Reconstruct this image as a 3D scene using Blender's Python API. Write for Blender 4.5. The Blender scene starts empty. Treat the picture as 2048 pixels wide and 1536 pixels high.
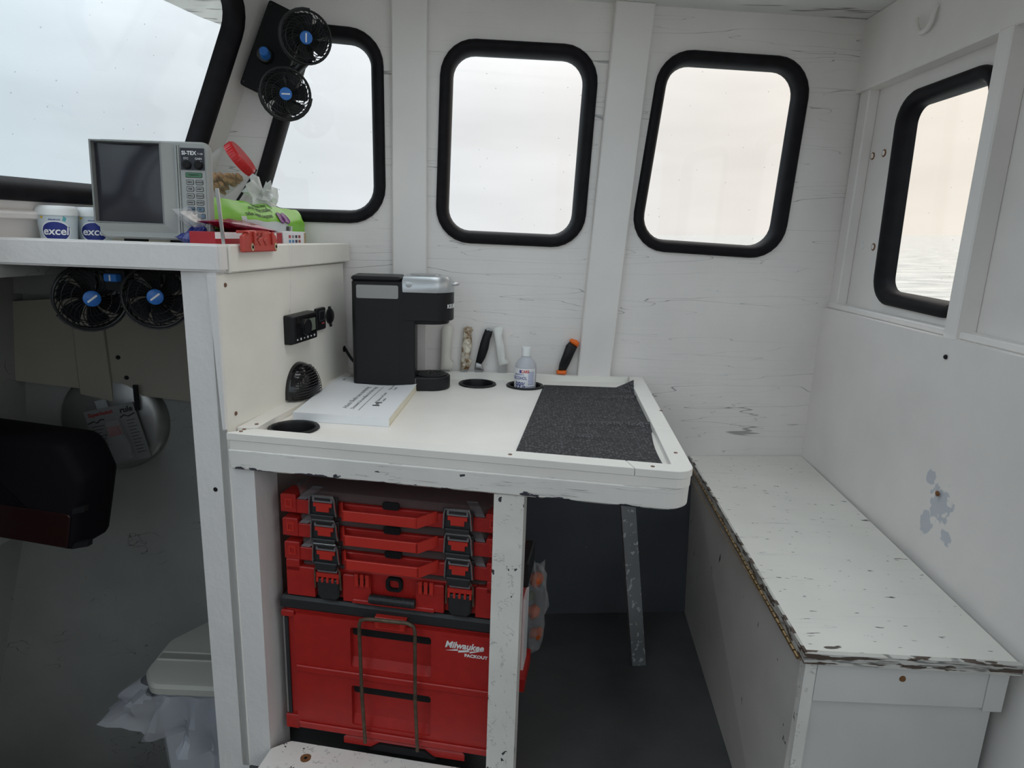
import bpy, bmesh, math, random
from mathutils import Matrix, Vector, noise
random.seed(7)
SC = bpy.context.scene
COL = SC.collection
R = math.radians

# ------------------------------------------------------------------ camera
CAM_POS = Vector((0.0, 0.0, 1.2))
cam_d = bpy.data.cameras.new('camera')
cam_d.sensor_width = 36.0
cam_d.lens = 36.0 * 1300.0 / 2048.0
cam_d.clip_start = 0.02
cam_d.clip_end = 8000
cam = bpy.data.objects.new('camera', cam_d)
COL.objects.link(cam)
_r = Vector((0.99918695, 0.02173494, 0.03395627))
_u = Vector((-0.03796910, 0.22409474, 0.97382745))
_b = Vector((0.01355666, -0.97432497, 0.22473780))
cam.matrix_world = Matrix(((_r.x, _u.x, _b.x, CAM_POS.x), (_r.y, _u.y, _b.y, CAM_POS.y), (_r.z, _u.z, _b.z, CAM_POS.z), (0, 0, 0, 1)))
SC.camera = cam

# ------------------------------------------------------------------ sky (overcast, warm glow towards the low sun aft)
SKY_STRENGTH = 1.22
GLASS_T = 0.87
SEA_UP = Vector((-0.03398016, 0.00073053, 0.99942224))
wd_ = bpy.data.worlds.new('overcast_sky')
SC.world = wd_
wd_.use_nodes = True
nt = wd_.node_tree
nt.nodes.clear()
N = nt.nodes.new
L = nt.links.new
tc = N('ShaderNodeTexCoord')
dot = N('ShaderNodeVectorMath'); dot.operation = 'DOT_PRODUCT'
dot.inputs[1].default_value = Vector((0.86, 0.50, 0.10)).normalized()
L(tc.outputs['Generated'], dot.inputs[0])
mr = N('ShaderNodeMapRange'); mr.inputs[1].default_value = -0.25; mr.inputs[2].default_value = 1.0
L(dot.outputs['Value'], mr.inputs[0])
mixc = N('ShaderNodeValToRGB'); cr_ = mixc.color_ramp
cr_.elements[0].position = 0.08; cr_.elements[0].color = (0.68, 0.795, 0.865, 1)
cr_.elements[1].position = 1.0; cr_.elements[1].color = (1.06, 0.95, 0.80, 1)
for pos_, col_ in ((0.60, (0.91, 0.915, 0.915, 1)), (0.80, (0.945, 0.90, 0.84, 1))):
    e_ = cr_.elements.new(pos_); e_.color = col_
L(mr.outputs[0], mixc.inputs[0])
mp = N('ShaderNodeMapping'); mp.inputs['Scale'].default_value = (1.6, 1.6, 6.0)
L(tc.outputs['Generated'], mp.inputs[0])
nz = N('ShaderNodeTexNoise'); nz.inputs['Scale'].default_value = 2.2; nz.inputs['Detail'].default_value = 4
L(mp.outputs[0], nz.inputs['Vector'])
mrn = N('ShaderNodeMapRange'); mrn.inputs[1].default_value = 0.3; mrn.inputs[2].default_value = 0.7
mrn.inputs[3].default_value = 0.93; mrn.inputs[4].default_value = 1.05
L(nz.outputs['Fac'], mrn.inputs[0])
sep = N('ShaderNodeSeparateXYZ'); L(tc.outputs['Generated'], sep.inputs[0])
mrz = N('ShaderNodeMapRange'); mrz.inputs[1].default_value = 0.15; mrz.inputs[2].default_value = 1.0
mrz.inputs[3].default_value = 1.0; mrz.inputs[4].default_value = 3.0
L(sep.outputs['Z'], mrz.inputs[0])
mul = N('ShaderNodeMath'); mul.operation = 'MULTIPLY'
L(mrn.outputs[0], mul.inputs[0]); L(mrz.outputs[0], mul.inputs[1])
mul2 = N('ShaderNodeMath'); mul2.operation = 'MULTIPLY'; mul2.inputs[1].default_value = SKY_STRENGTH
L(mul.outputs[0], mul2.inputs[0])
bg = N('ShaderNodeBackground')
L(mixc.outputs[0], bg.inputs[0]); L(mul2.outputs[0], bg.inputs[1])
wo = N('ShaderNodeOutputWorld'); L(bg.outputs[0], wo.inputs[0])

vs = SC.view_settings
vs.view_transform = 'Standard'
vs.look = 'None'
vs.gamma = 1.0
vs.use_curve_mapping = False
vs.exposure = 0.0

# ------------------------------------------------------------------ frames
TH = R(5.98)
WD = Vector((math.cos(TH), math.sin(TH), 0))
MW = Matrix(((WD.x, -WD.y, 0, 0.073), (WD.y, WD.x, 0, 1.898), (0, 0, 1, 0), (0, 0, 0, 1)))   # X along far wall, -Y into the room
A8 = R(8.0)
MK = Matrix(((math.cos(A8), math.sin(A8), 0, -0.585), (-math.sin(A8), math.cos(A8), 0, 1.235), (0, 0, 1, 0), (0, 0, 0, 1)))  # X right along console front, Y deeper
_ed = Vector((-0.2419219, -0.9702957, 0.0)); _d2 = Vector((0.3569149, -0.0889889, 0.9298886)); _yy = _d2.cross(_ed)
P2 = Vector((-0.8096694, 1.8055392, 1.4014892))
MV = Matrix(((_ed.x, _yy.x, _d2.x, P2.x), (_ed.y, _yy.y, _d2.y, P2.y), (_ed.z, _yy.z, _d2.z, P2.z), (0, 0, 0, 1)))  # X towards camera, +Y into room, Z up the rake
I4 = Matrix.Identity(4)
def T(x, y, z): return Matrix.Translation((x, y, z))
def RX(a): return Matrix.Rotation(R(a), 4, 'X')
def RY(a): return Matrix.Rotation(R(a), 4, 'Y')
def RZ(a): return Matrix.Rotation(R(a), 4, 'Z')
# side panel frame: X along the panel (deeper), Y out of the panel (+e1) is -Y here
MS = MK @ T(0.003, 0, 0) @ RZ(90)          # local X = e2 (deeper), local Y = -e1 (into the panel), so the room side is -Y

# ------------------------------------------------------------------ mesh helpers
def new_bm(): return bmesh.new()
def rrect(w, h, r, n=5, cx=0, cy=0):
    r = max(1e-5, min(r, w/2-1e-5, h/2-1e-5)); pts = []
    for (sx, sy, a0) in ((1, 1, 0), (-1, 1, 90), (-1, -1, 180), (1, -1, 270)):
        for i in range(n+1):
            a = R(a0 + 90*i/n)
            pts.append((cx + sx*(w/2-r) + r*math.cos(a), cy + sy*(h/2-r) + r*math.sin(a)))
    return pts
def circ(r, n=24, cx=0, cy=0, sx=1, sy=1): return [(cx+sx*r*math.cos(2*math.pi*i/n), cy+sy*r*math.sin(2*math.pi*i/n)) for i in range(n)]
def ccw(p):
    a = sum(p[i][0]*p[(i+1) % len(p)][1]-p[(i+1) % len(p)][0]*p[i][1] for i in range(len(p)))
    return list(p) if a > 0 else list(reversed(p))
def inset(p, d):
    p = ccw(p); n = len(p); out = []
    for i in range(n):
        a, b, c = Vector(p[i-1]), Vector(p[i]), Vector(p[(i+1) % n])
        d1 = (b-a).normalized(); d2 = (c-b).normalized()
        n1 = Vector((-d1.y, d1.x)); n2 = Vector((-d2.y, d2.x)); k = n1+n2
        k = k/(1+n1.dot(n2)) if (1+n1.dot(n2)) > 0.05 else n1
        out.append(tuple(b+k*d))
    return out
def round_poly(c, r, n=7):
    c = ccw(c); out = []; m = len(c)
    for i in range(m):
        rr = r[i] if isinstance(r, (list, tuple)) else r
        a, b, d = Vector(c[i-1]), Vector(c[i]), Vector(c[(i+1) % m])
        u = (a-b).normalized(); v = (d-b).normalized(); half = u.angle(v)/2
        t = rr/math.tan(half); ctr = b+(u+v).normalized()*(rr/math.sin(half))
        s = b+u*t; e = b+v*t; a0 = math.atan2(s.y-ctr.y, s.x-ctr.x); a1 = math.atan2(e.y-ctr.y, e.x-ctr.x)
        while a1 < a0: a1 += 2*math.pi
        for k in range(n+1):
            a_ = a0+(a1-a0)*k/n; out.append((ctr.x+rr*math.cos(a_), ctr.y+rr*math.sin(a_)))
    return out
# planes: map 2D pts + height to 3D
def XZ(p, h): return Vector((p[0], h, p[1]))
def XY(p, h): return Vector((p[0], p[1], h))
def YZ(p, h): return Vector((h, p[0], p[1]))
def loft(bm, rings, M=I4, cap0=True, cap1=True, closed=True, mat=0):
    vr = [[bm.verts.new(M @ Vector(v)) for v in r] for r in rings]
    n = len(vr[0]); fs = []
    for a, b in zip(vr, vr[1:]):
        for i in range(n if closed else n-1):
            j = (i+1) % n
            try: fs.append(bm.faces.new((a[i], a[j], b[j], b[i])))
            except ValueError: pass
    for flag, r in ((cap0, vr[0]), (cap1, vr[-1])):
        if flag:
            try: fs.append(bm.faces.new(r))
            except ValueError: pass
    for f in fs: f.material_index = mat
    return vr
def prism(bm, pts, h0, h1, M=I4, plane=XY, bev=0, mat=0):
    pts = ccw(pts)
    if bev:
        hs = 1 if h1 > h0 else -1
        ins = inset(pts, bev)
        loft(bm, [[plane(p, h0) for p in ins], [plane(p, h0+hs*bev) for p in pts], [plane(p, h1-hs*bev) for p in pts], [plane(p, h1) for p in ins]], M, mat=mat)
    else:
        loft(bm, [[plane(p, h0) for p in pts], [plane(p, h1) for p in pts]], M, mat=mat)
def box(bm, x0, x1, y0, y1, z0, z1, M=I4, bev=0, mat=0):
    prism(bm, [(x0, y0), (x1, y0), (x1, y1), (x0, y1)], z0, z1, M, XY, bev, mat)
def quadplate(bm, c8, mat=0):
    v = [bm.verts.new(Vector(c)) for c in c8]
    for q in ((0, 1, 2, 3), (7, 6, 5, 4), (0, 4, 5, 1), (1, 5, 6, 2), (2, 6, 7, 3), (3, 7, 4, 0)):
        bm.faces.new([v[i] for i in q]).material_index = mat
def tube(bm, pts, r, n=8, closed=False, M=I4, mat=0):
    pts = [Vector(p) for p in pts]; rings = []; up = None; m = len(pts)
    for i, p in enumerate(pts):
        if closed: d = (pts[(i+1) % m]-pts[i-1]).normalized()
        else: d = (pts[min(i+1, m-1)]-pts[max(i-1, 0)]).normalized()
        if up is None:
            up = Vector((0, 0, 1)) if abs(d.z) < 0.9 else Vector((1, 0, 0))
        up = (up-d*up.dot(d)).normalized(); s = d.cross(up)
        rr = r[i] if isinstance(r, (list, tuple)) else r
        rings.append([p+(up*math.cos(2*math.pi*k/n)+s*math.sin(2*math.pi*k/n))*rr for k in range(n)])
    if closed: rings.append(rings[0])
    loft(bm, rings, M, not closed, not closed, True, mat)
def lathe(bm, prof, n=24, M=I4, mat=0, cap0=True, cap1=True):
    loft(bm, [[(r*math.cos(2*math.pi*i/n), r*math.sin(2*math.pi*i/n), z) for i in range(n)] for r, z in prof], M, cap0, cap1, True, mat)
def plate(bm, outer, holes, h0, h1, M=I4, plane=XZ, mat=0):
    for h in (h0, h1):
        es = []
        for lp in [outer]+holes:
            vs_ = [bm.verts.new(M @ plane(p, h)) for p in lp]
            for i in range(len(vs_)): es.append(bm.edges.new((vs_[i], vs_[(i+1) % len(vs_)])))
        res = bmesh.ops.triangle_fill(bm, edges=es, use_beauty=True, use_dissolve=False)
        for g in res['geom']:
            if isinstance(g, bmesh.types.BMFace): g.material_index = mat
    for lp in [outer]+holes:
        loft(bm, [[plane(p, h0) for p in lp], [plane(p, h1) for p in lp]], M, False, False, True, mat)
def ring(bm, outer, inner, h0, h1, M=I4, plane=XY, mat=0):
    loft(bm, [[plane(p, h0) for p in outer], [plane(p, h1) for p in outer], [plane(p, h1) for p in inner], [plane(p, h0) for p in inner], [plane(p, h0) for p in outer]], M, False, False, True, mat)
def blob(bm, c, r, sub=2, amp=0.2, fr=20, seed=0, sc=(1, 1, 1), M=I4, mat=0):
    res = bmesh.ops.create_icosphere(bm, subdivisions=sub, radius=1.0)
    for v in res['verts']:
        d = v.co.copy(); k = 1+amp*noise.noise(d*fr*0.1+Vector((seed*3.1, seed*1.7, 0)))
        v.co = M @ (Vector(c)+Vector((d.x*sc[0], d.y*sc[1], d.z*sc[2]))*r*k)
    for f in {f for v in res['verts'] for f in v.link_faces}: f.material_index = mat
def grid(bm, nx, ny, fn, thick=None, M=I4, mat=0):
    def lay(k): return [[bm.verts.new(M @ Vector(fn(i/nx, j/ny))+ (M.to_3x3() @ Vector(thick))*k if thick else M @ Vector(fn(i/nx, j/ny))) for j in range(ny+1)] for i in range(nx+1)]
    a = lay(0)
    for i in range(nx):
        for j in range(ny):
            bm.faces.new((a[i][j], a[i+1][j], a[i+1][j+1], a[i][j+1])).material_index = mat
    if thick:
        b = lay(1)
        for i in range(nx):
            for j in range(ny):
                bm.faces.new((b[i][j+1], b[i+1][j+1], b[i+1][j], b[i][j])).material_index = mat
        for i in range(nx):
            bm.faces.new((a[i+1][0], a[i][0], b[i][0], b[i+1][0])).material_index = mat
            bm.faces.new((a[i][ny], a[i+1][ny], b[i+1][ny], b[i][ny])).material_index = mat
        for j in range(ny):
            bm.faces.new((a[0][j], a[0][j+1], b[0][j+1], b[0][j])).material_index = mat
            bm.faces.new((a[nx][j+1], a[nx][j], b[nx][j], b[nx][j+1])).material_index = mat
def obj(name, bm, mats, parent=None, M=None, smooth=None, label=None, kind=None):
    bmesh.ops.recalc_face_normals(bm, faces=bm.faces[:])
    me = bpy.data.meshes.new(name); bm.to_mesh(me); bm.free()
    for m in (mats if isinstance(mats, (list, tuple)) else [mats]): me.materials.append(m)
    if smooth:
        me.shade_smooth(); me.set_sharp_from_angle(angle=R(smooth))
    o = bpy.data.objects.new(name, me); COL.objects.link(o)
    if parent: o.parent = parent
    if M is not None: o.matrix_local = M
    if label: o['label'] = label
    if kind: o['kind'] = kind
    return o
def tag(o, label, cat, group=None):
    o['label'] = label; o['category'] = cat
    if group: o['group'] = group
    return o
def thing(name, label, cat, M=I4, group=None):
    o = bpy.data.objects.new(name, None); COL.objects.link(o); o.matrix_world = M
    o.empty_display_size = 0.03
    return tag(o, label, cat, group)
def struct(name, M=I4, label=None):
    o = bpy.data.objects.new(name, None); COL.objects.link(o); o.matrix_world = M; o.empty_display_size = 0.05
    o['kind'] = 'structure'
    if label: o['label'] = label
    return o
def copy_tree(o, parent=None):
    c = o.copy(); COL.objects.link(c)
    if parent: c.parent = parent
    for ch in list(o.children): copy_tree(ch, c)
    return c
_fc = {}
def text_bm(s, size, depth=0.0004, shear=0.0, bold=0.0, align='CENTER', M=I4, sx=1.0, bend=None):
    """text in the local XY plane (x reading direction, y up, z towards the reader)"""
    cu = bpy.data.curves.new('t', 'FONT'); cu.body = s; cu.size = size; cu.extrude = depth; cu.shear = shear; cu.offset = bold
    cu.align_x = align; cu.align_y = 'CENTER'; cu.resolution_u = 3
    o = bpy.data.objects.new('t', cu); COL.objects.link(o)
    dg = bpy.context.evaluated_depsgraph_get()
    me = bpy.data.meshes.new_from_object(o.evaluated_get(dg))
    bpy.data.objects.remove(o); bpy.data.curves.remove(cu)
    bm = bmesh.new(); bm.from_mesh(me); bpy.data.meshes.remove(me)
    for v in bm.verts:
        v.co.x *= sx
        if bend:
            a = v.co.x/bend; r_ = bend+v.co.z
            v.co = Vector((r_*math.sin(a), v.co.y, r_*math.cos(a)-bend))
        v.co = M @ v.co
    return bm
def add_bm(dst, src, mat=0):
    me = bpy.data.meshes.new('x')
    for f in src.faces: f.material_index = mat
    src.to_mesh(me); src.free(); dst.from_mesh(me); bpy.data.meshes.remove(me)
# text standing in the XZ plane facing -Y
FACE = RX(90)

# ------------------------------------------------------------------ materials
MATS = {}
def mat(name, col, rough=0.5, metal=0.0, noise_amt=0.0, noise_scale=20.0, bump=0.0, bump_scale=80.0, spec=None, trans=0.0, alpha=1.0, coat=0.0):
    if name in MATS: return MATS[name]
    m = bpy.data.materials.new(name); m.use_nodes = True; MATS[name] = m
    t = m.node_tree; p = t.nodes['Principled BSDF']
    p.inputs['Base Color'].default_value = (*col, 1); p.inputs['Roughness'].default_value = rough; p.inputs['Metallic'].default_value = metal
    if spec is not None: p.inputs['Specular IOR Level'].default_value = spec
    if coat: p.inputs['Coat Weight'].default_value = coat
    if trans: p.inputs['Transmission Weight'].default_value = trans
    if alpha < 1: p.inputs['Alpha'].default_value = alpha
    c = t.nodes.new('ShaderNodeTexCoord')
    if noise_amt:
        n_ = t.nodes.new('ShaderNodeTexNoise'); n_.inputs['Scale'].default_value = noise_scale; n_.inputs['Detail'].default_value = 5
        t.links.new(c.outputs['Object'], n_.inputs['Vector'])
        r = t.nodes.new('ShaderNodeMapRange'); r.inputs[1].default_value = 0.3; r.inputs[2].default_value = 0.7; r.inputs[3].default_value = 1-noise_amt; r.inputs[4].default_value = 1+noise_amt
        t.links.new(n_.outputs['Fac'], r.inputs[0])
        mx = t.nodes.new('ShaderNodeMix'); mx.data_type = 'RGBA'; mx.blend_type = 'MULTIPLY'; mx.inputs[0].default_value = 1; mx.inputs[6].default_value = (*col, 1)
        t.links.new(r.outputs[0], mx.inputs[7]); t.links.new(mx.outputs[2], p.inputs['Base Color'])
    if bump:
        n2 = t.nodes.new('ShaderNodeTexNoise'); n2.inputs['Scale'].default_value = bump_scale; n2.inputs['Detail'].default_value = 3
        t.links.new(c.outputs['Object'], n2.inputs['Vector'])
        b = t.nodes.new('ShaderNodeBump'); b.inputs['Strength'].default_value = bump; b.inputs['Distance'].default_value = 0.004
        t.links.new(n2.outputs['Fac'], b.inputs['Height']); t.links.new(b.outputs[0], p.inputs['Normal'])
    return m
def paint(name, col, cracks=None, chips=None, chip_col=(0.05, 0.04, 0.035), mottle=0.05, rough=0.42, bump=0.25, brush=None, edge=None, spots=None):
    """oil-painted plywood: cracks = list of (scale_xyz, width, offset); chips = list of (scale_xyz, threshold); edge = (axis, value, reach, strength)"""
    m = bpy.data.materials.new(name); m.use_nodes = True; MATS[name] = m
    t = m.node_tree; nd = t.nodes.new; lk = t.links.new; p = t.nodes['Principled BSDF']; p.inputs['Roughness'].default_value = rough
    c = nd('ShaderNodeTexCoord')
    def noi(scale, sc=1.0, det=3, off=(0, 0, 0), dist=0.0):
        mp_ = nd('ShaderNodeMapping'); mp_.inputs['Scale'].default_value = scale; mp_.inputs['Location'].default_value = off
        lk(c.outputs['Object'], mp_.inputs[0]); n_ = nd('ShaderNodeTexNoise'); n_.inputs['Scale'].default_value = sc; n_.inputs['Detail'].default_value = det; n_.inputs['Distortion'].default_value = dist
        lk(mp_.outputs[0], n_.inputs['Vector']); return n_.outputs['Fac']
    def math_(op, a, b=None, clamp=False):
        k = nd('ShaderNodeMath'); k.operation = op; k.use_clamp = clamp
        for i, v in enumerate((a, b)):
            if v is None: continue
            if isinstance(v, (int, float)): k.inputs[i].default_value = v
            else: lk(v, k.inputs[i])
        return k.outputs[0]
    def rng(v, a, b, c_=0.0, d=1.0):
        r = nd('ShaderNodeMapRange'); r.inputs[1].default_value = a; r.inputs[2].default_value = b; r.inputs[3].default_value = c_; r.inputs[4].default_value = d
        lk(v, r.inputs[0]); return r.outputs[0]
    m1 = rng(noi((1, 1, 1), 5.0, 5), 0.3, 0.7, 1-mottle, 1+mottle*0.6)
    mx = nd('ShaderNodeMix'); mx.data_type = 'RGBA'; mx.blend_type = 'MULTIPLY'; mx.inputs[0].default_value = 1; mx.inputs[6].default_value = (*col, 1); lk(m1, mx.inputs[7])
    colr = mx.outputs[2]; hgt = math_('MULTIPLY', noi((1, 1, 1), 60, 3), 0.25)
    if brush: hgt = math_('ADD', hgt, math_('MULTIPLY', noi(brush, 1.0, 4), 0.6))
    def over(mask, cc, colr):
        k = nd('ShaderNodeMix'); k.data_type = 'RGBA'; lk(mask, k.inputs[0]); lk(colr, k.inputs[6]); k.inputs[7].default_value = (*cc, 1); return k.outputs[2]
    for i, (scl, w, dark, msk) in enumerate(cracks or []):
        ln = rng(math_('ABSOLUTE', math_('SUBTRACT', noi(scl, 1.0, 2.5, (3.1*i, 1.7*i, 2.3*i), 0.3), 0.5)), w*0.35, w, 1.0, 0.0)
        gate = rng(noi((scl[0]*0.9, scl[1]*0.9, scl[2]*0.35), 1.0, 2, (7.7+i, 4, 1)), msk, msk+0.05)
        k = math_('MULTIPLY', ln, gate, True)
        colr = over(math_('MULTIPLY', k, dark), (0.10, 0.10, 0.10), colr); hgt = math_('SUBTRACT', hgt, math_('MULTIPLY', k, 0.8))
    for i, (scl, th) in enumerate(chips or []):
        k = rng(noi(scl, 1.0, 3, (11.3*i, 5, 2)), th, th+0.012)
        colr = over(k, chip_col, colr); hgt = math_('SUBTRACT', hgt, math_('MULTIPLY', k, 0.8))
    if edge:
        for (ax, val, reach, scl, bias) in edge:
            s = nd('ShaderNodeSeparateXYZ'); lk(c.outputs['Object'], s.inputs[0])
            g = rng(math_('ABSOLUTE', math_('SUBTRACT', s.outputs[ax], val)), 0.0, reach, 0.22+bias, 0.0)
            k = rng(math_('ADD', noi(scl, 1.0, 4, (2, 9, 4)), g), 0.70, 0.715)
            colr = over(k, chip_col, colr); hgt = math_('SUBTRACT', hgt, math_('MULTIPLY', k, 0.8))
    for i, (cen, rad_, scol) in enumerate(spots or []):
        mp_ = nd('ShaderNodeMapping'); mp_.inputs['Location'].default_value = [-c_/r_ for c_, r_ in zip(cen, rad_)]; mp_.inputs['Scale'].default_value = [1/r_ for r_ in rad_]; lk(c.outputs['Object'], mp_.inputs[0])
        ln_ = nd('ShaderNodeVectorMath'); ln_.operation = 'LENGTH'; lk(mp_.outputs[0], ln_.inputs[0])
        k = rng(math_('ADD', ln_.outputs['Value'], math_('MULTIPLY', math_('SUBTRACT', noi((1, 1, 1), 48, 4, (i*3.3, 1, i)), 0.5), 2.6)), 0.90, 1.05, 1.0, 0.0)
        colr = over(math_('MULTIPLY', k, 0.85), scol, colr)
    lk(colr, p.inputs['Base Color'])
    b = nd('ShaderNodeBump'); b.inputs['Strength'].default_value = bump; b.inputs['Distance'].default_value = 0.004; lk(hgt, b.inputs['Height']); lk(b.outputs[0], p.inputs['Normal'])
    return m
def clear_mat(name, tint=(1, 1, 1), transp=0.9, rough=0.05, col=(0.8, 0.8, 0.8), fres=0.06):
    """thin clear sheet: mostly straight-through, a little gloss and body colour"""
    m = bpy.data.materials.new(name); m.use_nodes = True; MATS[name] = m
    t = m.node_tree; t.nodes.clear(); nd = t.nodes.new; lk = t.links.new
    tr = nd('ShaderNodeBsdfTransparent'); tr.inputs[0].default_value = (*tint, 1)
    pr = nd('ShaderNodeBsdfPrincipled'); pr.inputs['Base Color'].default_value = (*col, 1); pr.inputs['Roughness'].default_value = rough
    lw = nd('ShaderNodeLayerWeight'); lw.inputs[0].default_value = 0.15
    r = nd('ShaderNodeMapRange'); r.inputs[3].default_value = transp; r.inputs[4].default_value = max(0.0, transp-0.45)
    lk(lw.outputs['Facing'], r.inputs[0])
    mx = nd('ShaderNodeMixShader'); lk(r.outputs[0], mx.inputs[0]); lk(pr.outputs[0], mx.inputs[1]); lk(tr.outputs[0], mx.inputs[2])
    o = nd('ShaderNodeOutputMaterial'); lk(mx.outputs[0], o.inputs[0])
    return m
def glass_mat():
    m = bpy.data.materials.new('salt_dusted_glass'); m.use_nodes = True
    t = m.node_tree; t.nodes.clear(); nd = t.nodes.new; lk = t.links.new
    tr = nd('ShaderNodeBsdfTransparent'); gl = nd('ShaderNodeBsdfGlossy'); gl.inputs['Roughness'].default_value = 0.03; gl.inputs[0].default_value = (0.8, 0.8, 0.8, 1)
    c = nd('ShaderNodeTexCoord'); v = nd('ShaderNodeTexVoronoi'); v.inputs['Scale'].default_value = 26; lk(c.outputs['Object'], v.inputs['Vector'])
    r = nd('ShaderNodeMapRange'); r.inputs[1].default_value = 0.035; r.inputs[2].default_value = 0.055; r.inputs[3].default_value = GLASS_T*0.72; r.inputs[4].default_value = GLASS_T; lk(v.outputs['Distance'], r.inputs[0])
    lk(r.outputs[0], tr.inputs[0])
    mx = nd('ShaderNodeMixShader'); mx.inputs[0].default_value = 0.03; lk(tr.outputs[0], mx.inputs[1]); lk(gl.outputs[0], mx.inputs[2])
    o = nd('ShaderNodeOutputMaterial'); lk(mx.outputs[0], o.inputs[0]); return m

WHITE = (0.84, 0.80, 0.775)
m_wall = paint('wall_paint', (0.84, 0.80, 0.775), cracks=[((0.9, 0.9, 15), 0.0024, 0.6, 0.43), ((1.6, 1.6, 26), 0.0022, 0.5, 0.48)], chips=[((60, 60, 60), 0.775)], brush=(6, 6, 90))
m_aft = paint('aft_wall_paint', (0.84, 0.80, 0.775), chips=[((34, 34, 34), 0.79)], mottle=0.06)
SPB = (0.50, 0.525, 0.585)
m_aftlow = paint('aft_panel_paint', (0.84, 0.80, 0.775), chips=[((34, 34, 34), 0.79)], mottle=0.06, spots=[((0.895, 1.304, 0.672), (0.2, 0.036, 0.036), SPB), ((0.895, 1.347, 0.718), (0.2, 0.015, 0.018), SPB), ((0.895, 1.342, 0.616), (0.2, 0.022, 0.026), SPB), ((0.895, 1.268, 0.616), (0.2, 0.018, 0.015), SPB)])
m_trim = paint('trim_paint', WHITE, chips=[((40, 40, 40), 0.80)])
m_post = paint('thick_post_paint', (0.81, 0.785, 0.775), bump=0.7, brush=(30, 30, 22), chips=[((70, 70, 50), 0.80)])
m_panel = paint('cream_panel_paint', (0.86, 0.835, 0.77), cracks=[((14, 14, 0.8), 0.003, 0.25, 0.58)], chips=[((60, 60, 60), 0.80)], mottle=0.07)
m_table = paint('table_paint', (0.89, 0.85, 0.80), chips=[((60, 26, 60), 0.77)], chip_col=(0.20, 0.13, 0.08), mottle=0.07, bump=0.12)
m_apron = paint('worn_apron_paint', (0.83, 0.80, 0.765), cracks=[((3, 30, 150), 0.012, 0.5, 0.50)], chips=[((16, 40, 60), 0.735)], chip_col=(0.045, 0.045, 0.06), mottle=0.09, edge=[(2, 0.720, 0.010, (24, 24, 60), 0.02)])
m_rail = paint('rail_paint', (0.87, 0.84, 0.79), chips=[((40, 40, 40), 0.77)], chip_col=(0.22, 0.15, 0.10), bump=0.15)
m_leg = paint('chipped_leg_paint', (0.82, 0.79, 0.745), chips=[((55, 55, 38), 0.69)], chip_col=(0.05, 0.045, 0.05), mottle=0.12, cracks=[((60, 60, 90), 0.03, 0.35, 0.55)])
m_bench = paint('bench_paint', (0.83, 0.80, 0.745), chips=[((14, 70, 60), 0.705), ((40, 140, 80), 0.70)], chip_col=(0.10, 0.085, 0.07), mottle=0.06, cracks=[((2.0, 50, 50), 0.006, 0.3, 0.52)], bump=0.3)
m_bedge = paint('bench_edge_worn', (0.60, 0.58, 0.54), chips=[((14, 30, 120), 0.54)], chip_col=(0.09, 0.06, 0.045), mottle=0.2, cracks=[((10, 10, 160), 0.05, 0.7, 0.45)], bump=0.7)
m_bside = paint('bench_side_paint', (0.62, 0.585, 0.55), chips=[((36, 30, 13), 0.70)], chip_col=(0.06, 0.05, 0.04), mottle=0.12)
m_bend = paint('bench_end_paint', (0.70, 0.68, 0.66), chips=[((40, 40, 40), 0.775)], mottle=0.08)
m_ceil = paint('ceiling_paint', (0.74, 0.74, 0.71), cracks=[((3, 34, 34), 0.05, 0.8, 0.52)], chips=[((8, 46, 46), 0.70)], chip_col=(0.16, 0.14, 0.12))
m_cuddy = paint('cuddy_shaded_grey', (0.30, 0.30, 0.29), cracks=[((9, 9, 16), 0.006, 0.8, 0.55)], mottle=0.12, rough=0.6)  # grey-white paint darkened to stand in for the missing light in the cuddy
m_tan = paint('tan_board_paint', (0.36, 0.335, 0.28), mottle=0.06, rough=0.6)
m_slate = paint('slate_lower_sheet', (0.085, 0.092, 0.105), mottle=0.15, rough=0.6, chips=[((40, 40, 40), 0.76)], chip_col=(0.3, 0.3, 0.3))
m_floor = paint('dark_floor', (0.075, 0.077, 0.078), mottle=0.25, rough=0.75, bump=0.5)
m_speck = paint('speckled_grey_leg', (0.22, 0.225, 0.235), chips=[((90, 90, 60), 0.60)], chip_col=(0.50, 0.51, 0.52), mottle=0.2, bump=0.7)
m_rubber = mat('black_rubber', (0.009, 0.008, 0.010), 0.55, spec=0.16, noise_amt=0.3, noise_scale=30)
m_glass = glass_mat()
m_black = mat('black_plastic', (0.010, 0.010, 0.012), 0.42, bump=0.05, spec=0.3)
m_gloss = mat('glossy_black', (0.010, 0.009, 0.010), 0.12)
m_soft = mat('matte_black', (0.011, 0.011, 0.012), 0.7, spec=0.25)
m_blue = mat('fan_blue', (0.03, 0.17, 0.55), 0.35)
m_steel = mat('steel', (0.62, 0.62, 0.62), 0.28, 1.0, noise_amt=0.08)
m_silver = mat('silver_plastic', (0.55, 0.57, 0.59), 0.3, 0.7)
m_white = mat('white_plastic', (0.82, 0.83, 0.83), 0.4)
m_print_w = mat('white_print', (0.85, 0.85, 0.85), 0.5)
m_print_k = mat('black_print', (0.02, 0.02, 0.02), 0.6)
m_brown = mat('brown_plug', (0.17, 0.09, 0.06), 0.6)
m_rust = mat('rust', (0.20, 0.085, 0.03), 0.8, noise_amt=0.4, noise_scale=200)

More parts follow.
